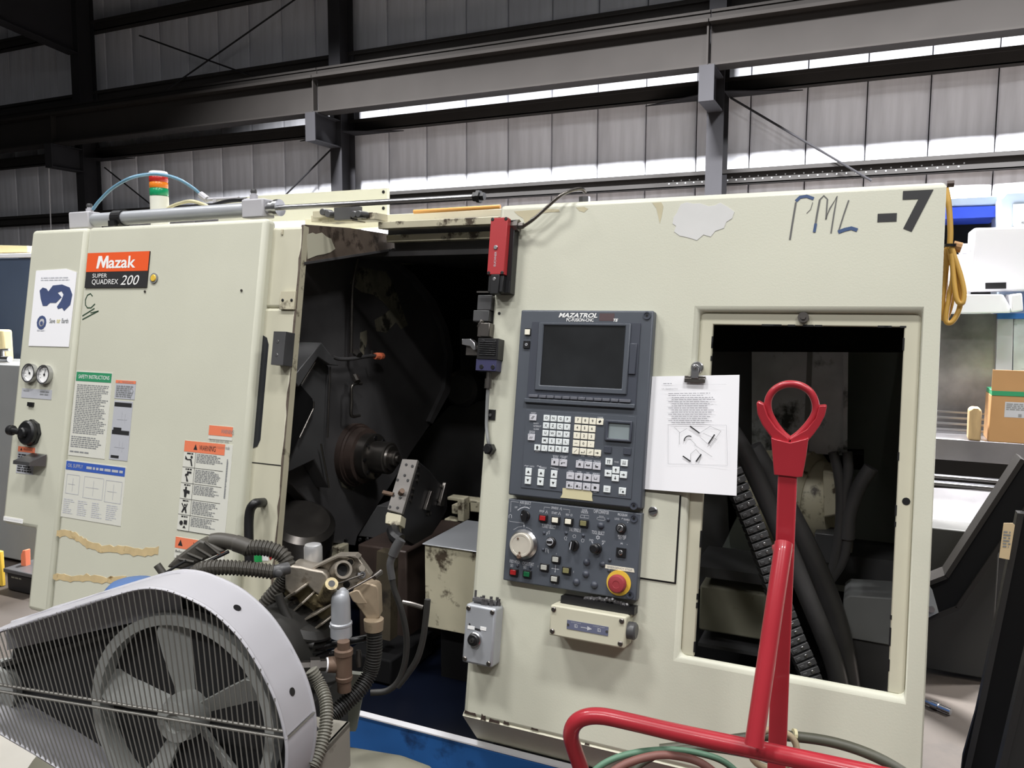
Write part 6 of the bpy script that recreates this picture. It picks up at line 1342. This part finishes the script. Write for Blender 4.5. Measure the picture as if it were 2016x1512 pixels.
MB().ppx(cam_frame(705, 1178, DK - .035, 0), [(686, 1168), (700, 1162), (708, 1164), (723, 1189), (708, 1190), (694, 1184)], -.008, 0).build('tan_wing', TANCAST, AC, bevel=.002)
MB().lathe(cp(736, 1240, DK), (0, 0, 1), [(0, .020), (.02, .0215), (.024, .0215), (.024, .018)], 24).build('tan_collar', TANCAST, AC, smooth=40)
MB().lathe(cp(678, 1360, DK - .05), (0, 0, 1), [(0, .0145), (.022, .0145), (.024, .017), (.032, .018), (.034, .0165), (.078, .0175), (.08, .0195), (.09, .0195), (.092, .013), (.108, .013)], 24).build('bronze_tee', BRASS, AC, smooth=35)
q0, q1 = cp(668, 1308, DK - .05), cp(640, 1309, DK - .06); d = (q1 - q0).normalized()
MB().lathe(q0, d, [(0, .0175), (.022, .016), (.024, .0165)], 20).build('tee_branch', BRASS, AC, smooth=35)
MB().m(1).lathe(q0 + d * .024, d, [(0, .015), (.003, .015)], 20).m(0).lathe(q0 + d * .027, d, [(0, .0125), (.014, .0125), (.014, .0165), (.034, .0165), (.034, .01), (.06, .01)], 6).build('union_nut', [STEELD, WHITEM], AC, smooth=30)
# silver breather cap, black cylinder below the head, dark struts
MB().m(0).lathe(cp(617, 1106, DK + .08), (0, 0, 1), [(0, .0195), (.002, .0205), (.034, .0205), (.040, .018), (.042, .012)], 28).m(1).lathe(cp(617, 1106, DK + .08) - Vector((0, 0, .05)), (0, 0, 1), [(0, .014), (.05, .014)], 16).build('breather_cap', [SILVERS, BLACK], AC, smooth=40)
ca = (cp(560, 1300, DK + .02) - cp(598, 1208, DK)).normalized(); p = cp(598, 1208, DK + .02); pr = [(0, .065)]
for i in range(7): pr += [(.012 + i * .016, .078), (.018 + i * .016, .078), (.018 + i * .016, .06), (.026 + i * .016, .06)]
MB().lathe(p, ca, pr, 28).build('finned_cylinder', RUBBER, AC, smooth=30)
pr2 = smoothpath([cp(x, y, DK - .03) for x, y in ((548, 1170), (556, 1195), (572, 1225), (590, 1250), (606, 1266), (618, 1270))]); MB().tube(pr2, .009, 10).build('head_gasket_rim', RUBBER, AC, smooth=60)
for (x0, y0), (x1, y1) in (((590, 1282), (740, 1252)), ((595, 1300), (690, 1278))): MB().cyl(cp(x0, y0, DK - .02), cp(x1, y1, DK + .05), .008, 10).build('black_tie_rod', BLACK, AC, smooth=60)
f = cam_frame(665, 1365, DK + .12, 0); MB().ppx(f, [(628, 1320), (720, 1330), (700, 1440), (640, 1440)], -.02, 0).build('grey_back_plate', mat('grey_green_plate', (118, 120, 110), .5, var=.1), AC)
MB().tube([cp(706, 1280, DK), cp(706, 1296, DK), cp(707, 1312, DK)], [.005, .008, .007], 10).build('drain_nipple', STEELD, AC, smooth=50)
# corrugated hoses
def chose(nm, pts, r_, m, pitch=.0075, amp=.003): ridged(MB(), hosepts(pts), r_, pitch, amp).build(nm, m, AC, smooth=25)
mbx = ridged(MB(), hosepts([(480, 1080, DK + .02), (505, 1078, DK + .02), (535, 1082, DK + .02), (558, 1095, DK + .02), (566, 1115, DK + .02), (560, 1140, DK + .03), (545, 1162, DK + .03), (528, 1182, DK + .03), (515, 1205, DK + .03), (508, 1230, DK + .03)]), .0175, .0075, .0028); mbx.build('corrugated_hose', RUBGREY, AC, smooth=25)
chose('corrugated_hose', [(372, 1140, DK - .05), (400, 1120, DK - .05), (440, 1117, DK - .05), (490, 1120, DK - .04), (540, 1126, DK - .03)], .0165, RUBGREY)
MB().tube(hosepts([(416, 1066, DK + .02), (432, 1064, DK + .02), (455, 1067, DK + .02), (472, 1072, DK + .02), (490, 1079, DK + .02)]), [.017] * 20 + [.0185] * 13, 14).build('hose_elbow', RUBGREY, AC, smooth=60)
MB().tube(hosepts([(538, 1126, DK - .03), (552, 1122, DK - .03), (568, 1118, DK - .02)]), .0135, 12).lathe(cp(550, 1128, DK - .05), -fwd, [(-.01, .008), (.004, .008), (.006, .005)], 12).build('hose_clamp_elbow', BLACKG, AC, smooth=50)
chose('black_corrugated_hose', [(736, 1238, DK), (737, 1262, DK), (736, 1290, DK), (728, 1325, DK), (708, 1358, DK - .02), (680, 1385, DK - .04), (655, 1408, DK - .06), (640, 1425, DK - .08)], .0175, RUBBER, .006, .0035)
chose('grey_corrugated_hose', [(612, 1318, 1.5), (628, 1345, 1.5), (640, 1375, 1.48), (643, 1405, 1.46), (640, 1440, 1.44), (630, 1475, 1.42), (615, 1510, 1.4)], .0125, HOSEG, .0055, .003)
MB().ppx(cam_frame(390, 1090, DK, 20), [(326, 1118), (345, 1098), (392, 1062), (415, 1070), (442, 1086), (400, 1104), (360, 1122)], -.05, 0).build('air_filter_cover', RUBGREY, AC, bevel=.006)
for k in range(4):
    x = 352 + k * 17; MB().tube([cp(x, 1100 - k * 11, DK - .004), cp(x + 30, 1106 - k * 5, DK - .004)], .003, 6).build('cover_rib', RUBGREY, AC)
MB().cyl(cp(309, 1112, DK), cp(322, 1130, DK), .008, 12).build('stub_pipe', RUBGREY, AC, smooth=60)
MB().tube([cp(325, 1128, DK - .08), cp(352, 1112, DK - .08), cp(366, 1104, DK - .08)], .003, 6).tube([cp(340, 1128, DK - .03), cp(400, 1110, DK - .03), cp(450, 1086, DK - .03)], .004, 6).build('cover_edge_wire', BLACK, AC)
# thin pale patch on the floor in the lower left corner
o = MB().prism(FZ(0), [(FZ(.02).hit(*p).x, FZ(.02).hit(*p).y) for p in ((-120, 1380), (10, 1400), (150, 1500), (240, 1600), (-80, 1700))], .001, .012).build('pale_floor_patch', mat('pale_patch_surface', (196, 192, 182), .35, var=.12, vs_=3), bevel=.003)
tag(o, 'thin pale patch on the floor below the wire guard, lower left corner', 'sheet')
# ================================================================== red lifting frame with hoses
RD = 1.42
yr = R_(3.9); RC = Fr(cp(1552, 900, RD), (math.cos(yr), math.sin(yr), 0), (0, 0, 1))
RF = thing('red_lifting_frame', 'red tubular lifting frame with a ring eye on a square post', 'cart frame', (RC.P(0, 0).x, RC.P(0, 0).y, 0))
a0, a1 = RC.ab(1531, 950)[0], RC.ab(1569, 950)[0]; am = (a0 + a1) / 2; hw_ = (a1 - a0) / 2
pb1_ = RC.ab(1550, 925)[1]
MB().box(RC, am - hw_, am + hw_, -RC.o.z + .06, pb1_, -hw_ * 2, 0).build('square_post', RED, RF, bevel=.003)
RC2 = Fr(RC.P(0, 0, -hw_), RC.u, RC.v)
MB().ppx(RC2, [(1518, 862), (1530, 866), (1555, 872), (1580, 866), (1592, 862), (1587, 900), (1580, 939), (1570, 940), (1552, 938), (1524, 935), (1521, 900)], -.02, .02).build('post_sleeve', RED, RF, bevel=.012, seg=3)
rp_ = [RC2.hit(*p) for p in ((1555, 866), (1540, 853), (1524, 832), (1513, 808), (1513, 786), (1524, 768), (1542, 758), (1560, 756), (1580, 761), (1596, 773), (1605, 792), (1605, 812), (1594, 832), (1576, 852), (1558, 866))]
MB().tube(smoothpath(rp_, 6), .0066, 12).build('ring_eye', RED, RF, smooth=60)
MB().ppx(RC2, [(1489, 793), (1493, 791), (1504, 796), (1512, 820), (1528, 843), (1553, 864), (1553, 882), (1526, 872), (1512, 853), (1500, 836), (1491, 815)], -.013, .013).build('ring_gusset', RED, RF, bevel=.004)
MB().ppx(RC2, [(1628, 800), (1624, 799), (1613, 800), (1606, 824), (1588, 846), (1557, 864), (1557, 882), (1588, 872), (1602, 855), (1614, 838), (1624, 818)], -.013, .013).build('ring_gusset', RED, RF, bevel=.004)
MB().tube([cp(1543, 1070, 1.392), cp(1541, 1085, 1.385), cp(1515, 1260, 1.36), cp(1484, 1468, 1.33)], .0155, 18).build('brace_tube', RED, RF, smooth=60)
rl = smoothpath([cp(*p) for p in ((1178, 1610, 1.64), (1160, 1560, 1.62), (1142, 1508, 1.6), (1129, 1470, 1.585), (1124, 1445, 1.575), (1132, 1424, 1.565), (1152, 1412, 1.555), (1185, 1410, 1.54), (1240, 1421, 1.51), (1340, 1444, 1.45), (1480, 1474, 1.37), (1600, 1500, 1.30), (1760, 1535, 1.22), (1900, 1565, 1.16))], 8)
MB().tube(rl, .0158, 18).build('bent_rail', RED, RF, smooth=60)
p = rl[-1]; MB().tube([p, p + Vector((.02, -.02, -.05)), Vector((p.x + .02, p.y - .02, .03))], .0158, 14).build('front_leg', RED, RF, smooth=60)
p = rl[0]; MB().tube([p, Vector((p.x + .02, p.y, .3)), Vector((p.x + .02, p.y, .03))], .0158, 14).build('rear_leg', RED, RF, smooth=60)
MB().box(FZ(0), RC.o.x - .25, RC.o.x + .22, RC.o.y - .25, RC.o.y + .1, .02, .06).build('base_plate', RED, RF, bevel=.004)
MB().lathe(cp(1541, 1075, 1.40), (cp(1541, 1085, 1.385) - cp(1543, 1070, 1.392)), [(-.006, .008), (.004, .018), (.012, .0165)], 16).build('weld_bead', RED, RF, smooth=60)
def hose(nm, lab, pts, r_, m):
    tag(MB().tube(hosepts(pts), r_, 10).build(nm, m, smooth=60), lab, 'hose')
hose('green_hose', 'green welding hose looping under the red rail, front loop', [(1130, 1590, 1.5), (1160, 1530, 1.5), (1195, 1500, 1.5), (1250, 1482, 1.5), (1320, 1476, 1.5), (1380, 1484, 1.49), (1430, 1503, 1.48), (1480, 1550, 1.47)], .0062, GREENH)
hose('green_hose', 'dull green welding hose running right under the red rail, behind the other loop', [(1215, 1545, 1.6), (1270, 1500, 1.6), (1330, 1476, 1.6), (1390, 1474, 1.59), (1460, 1484, 1.58), (1520, 1500, 1.57), (1580, 1540, 1.56)], .0062, OLIVEH)
hose('red_hose', 'dull red welding hose looping under the red rail', [(1160, 1590, 1.46), (1190, 1535, 1.46), (1230, 1505, 1.46), (1285, 1488, 1.46), (1330, 1488, 1.46), (1380, 1502, 1.45), (1430, 1540, 1.44)], .0075, REDH)
hose('black_hose', 'thick olive black hose behind the red post, falling to the lower right', [(1300, 1475, 1.66), (1380, 1466, 1.64), (1450, 1455, 1.62), (1520, 1448, 1.6), (1590, 1453, 1.58), (1650, 1464, 1.56), (1710, 1484, 1.54), (1765, 1512, 1.52), (1820, 1550, 1.5)], .0105, OLIVEH)
p = cp(1522, 1475, 1.55); 
t = MB(); ring = [p + rgt * (.046 * math.cos(k * math.pi / 12)) + dwn * (.038 * math.sin(k * math.pi / 12)) for k in range(25)]
tag(t.tube(ring, .0065, 8, cap=False).build('rope_ring', mat('tan_rope', (176, 160, 132), .7), smooth=60), 'tan ring behind the foot of the red post', 'ring')
p = cp(1561, 1446, 1.585); d = cp(1568, 1447, 1.585) - p; tag(MB().lathe(p, d, [(0, .0115), (.006, .0115)], 12).build('yellow_band', MASK), 'small pale yellow band round the olive black hose', 'band')

# short labels for parts that look unlike the rest of their thing
PART_LABELS = {'name_sign': 'orange and black maker sign with white lettering', 'emergency_stop_button': 'red mushroom emergency stop button', 'emergency_stop_ring': 'yellow ring behind the emergency stop',
    'control_panel': 'slate grey control panel with screen and keyboard', 'operator_panel': 'slate grey operator panel with knobs and push buttons', 'screen': 'dark blank screen', 'handwheel': 'silver and cream handwheel',
    'safety_switch': 'red and black guard switch', 'switch_box': 'light grey key switch box', 'junction_box': 'cream junction box with a slate plate', 'stack_light': 'cream stack light with red, orange and green lenses',
    'base_tray': 'blue base tray', 'turret': 'black faceted tool turret', 'collet_chuck': 'dark machined collet chuck', 'door_hood': 'worn brown hood side of the sliding door', 'air_hose': 'light blue air hose arching over the machine top',
    'cylinder_barrel': 'silver pneumatic cylinder barrel', 'orange_nozzle': 'orange coolant nozzle', 'safety_instruction_sheet': 'safety instruction sheet with a green header', 'oil_supply_sheet': 'oil supply sheet with a blue header',
    'warning_sheet': 'tall warning sheet with black pictograms', 'big_number': 'large black number on the cover', 'bare_patch': 'ragged pale patch of bare primer', 'masking_tape': 'strip of cream masking tape', 'door_window': 'dark tinted strip window of the sliding door',
    'door_handle': 'black bent door handle', 'cable_chain': 'black cable chain with bright studs', 'bronze_tee': 'brown bronze pipe tee', 'silver_elbow': 'silver pipe elbow', 'tan_elbow': 'tan coated casting', 'breather_cap': 'silver breather cap',
    'flywheel_rim': 'light grey flywheel rim', 'ring_eye': 'red ring eye', 'belt_guard': 'light grey sheet rim of the belt guard', 'blue_cap': 'light blue round cap', 'green_band': 'green band round the carton'}
for nm_, lb_ in PART_LABELS.items():
    if nm_ in bpy.data.objects: bpy.data.objects[nm_]['label'] = lb_
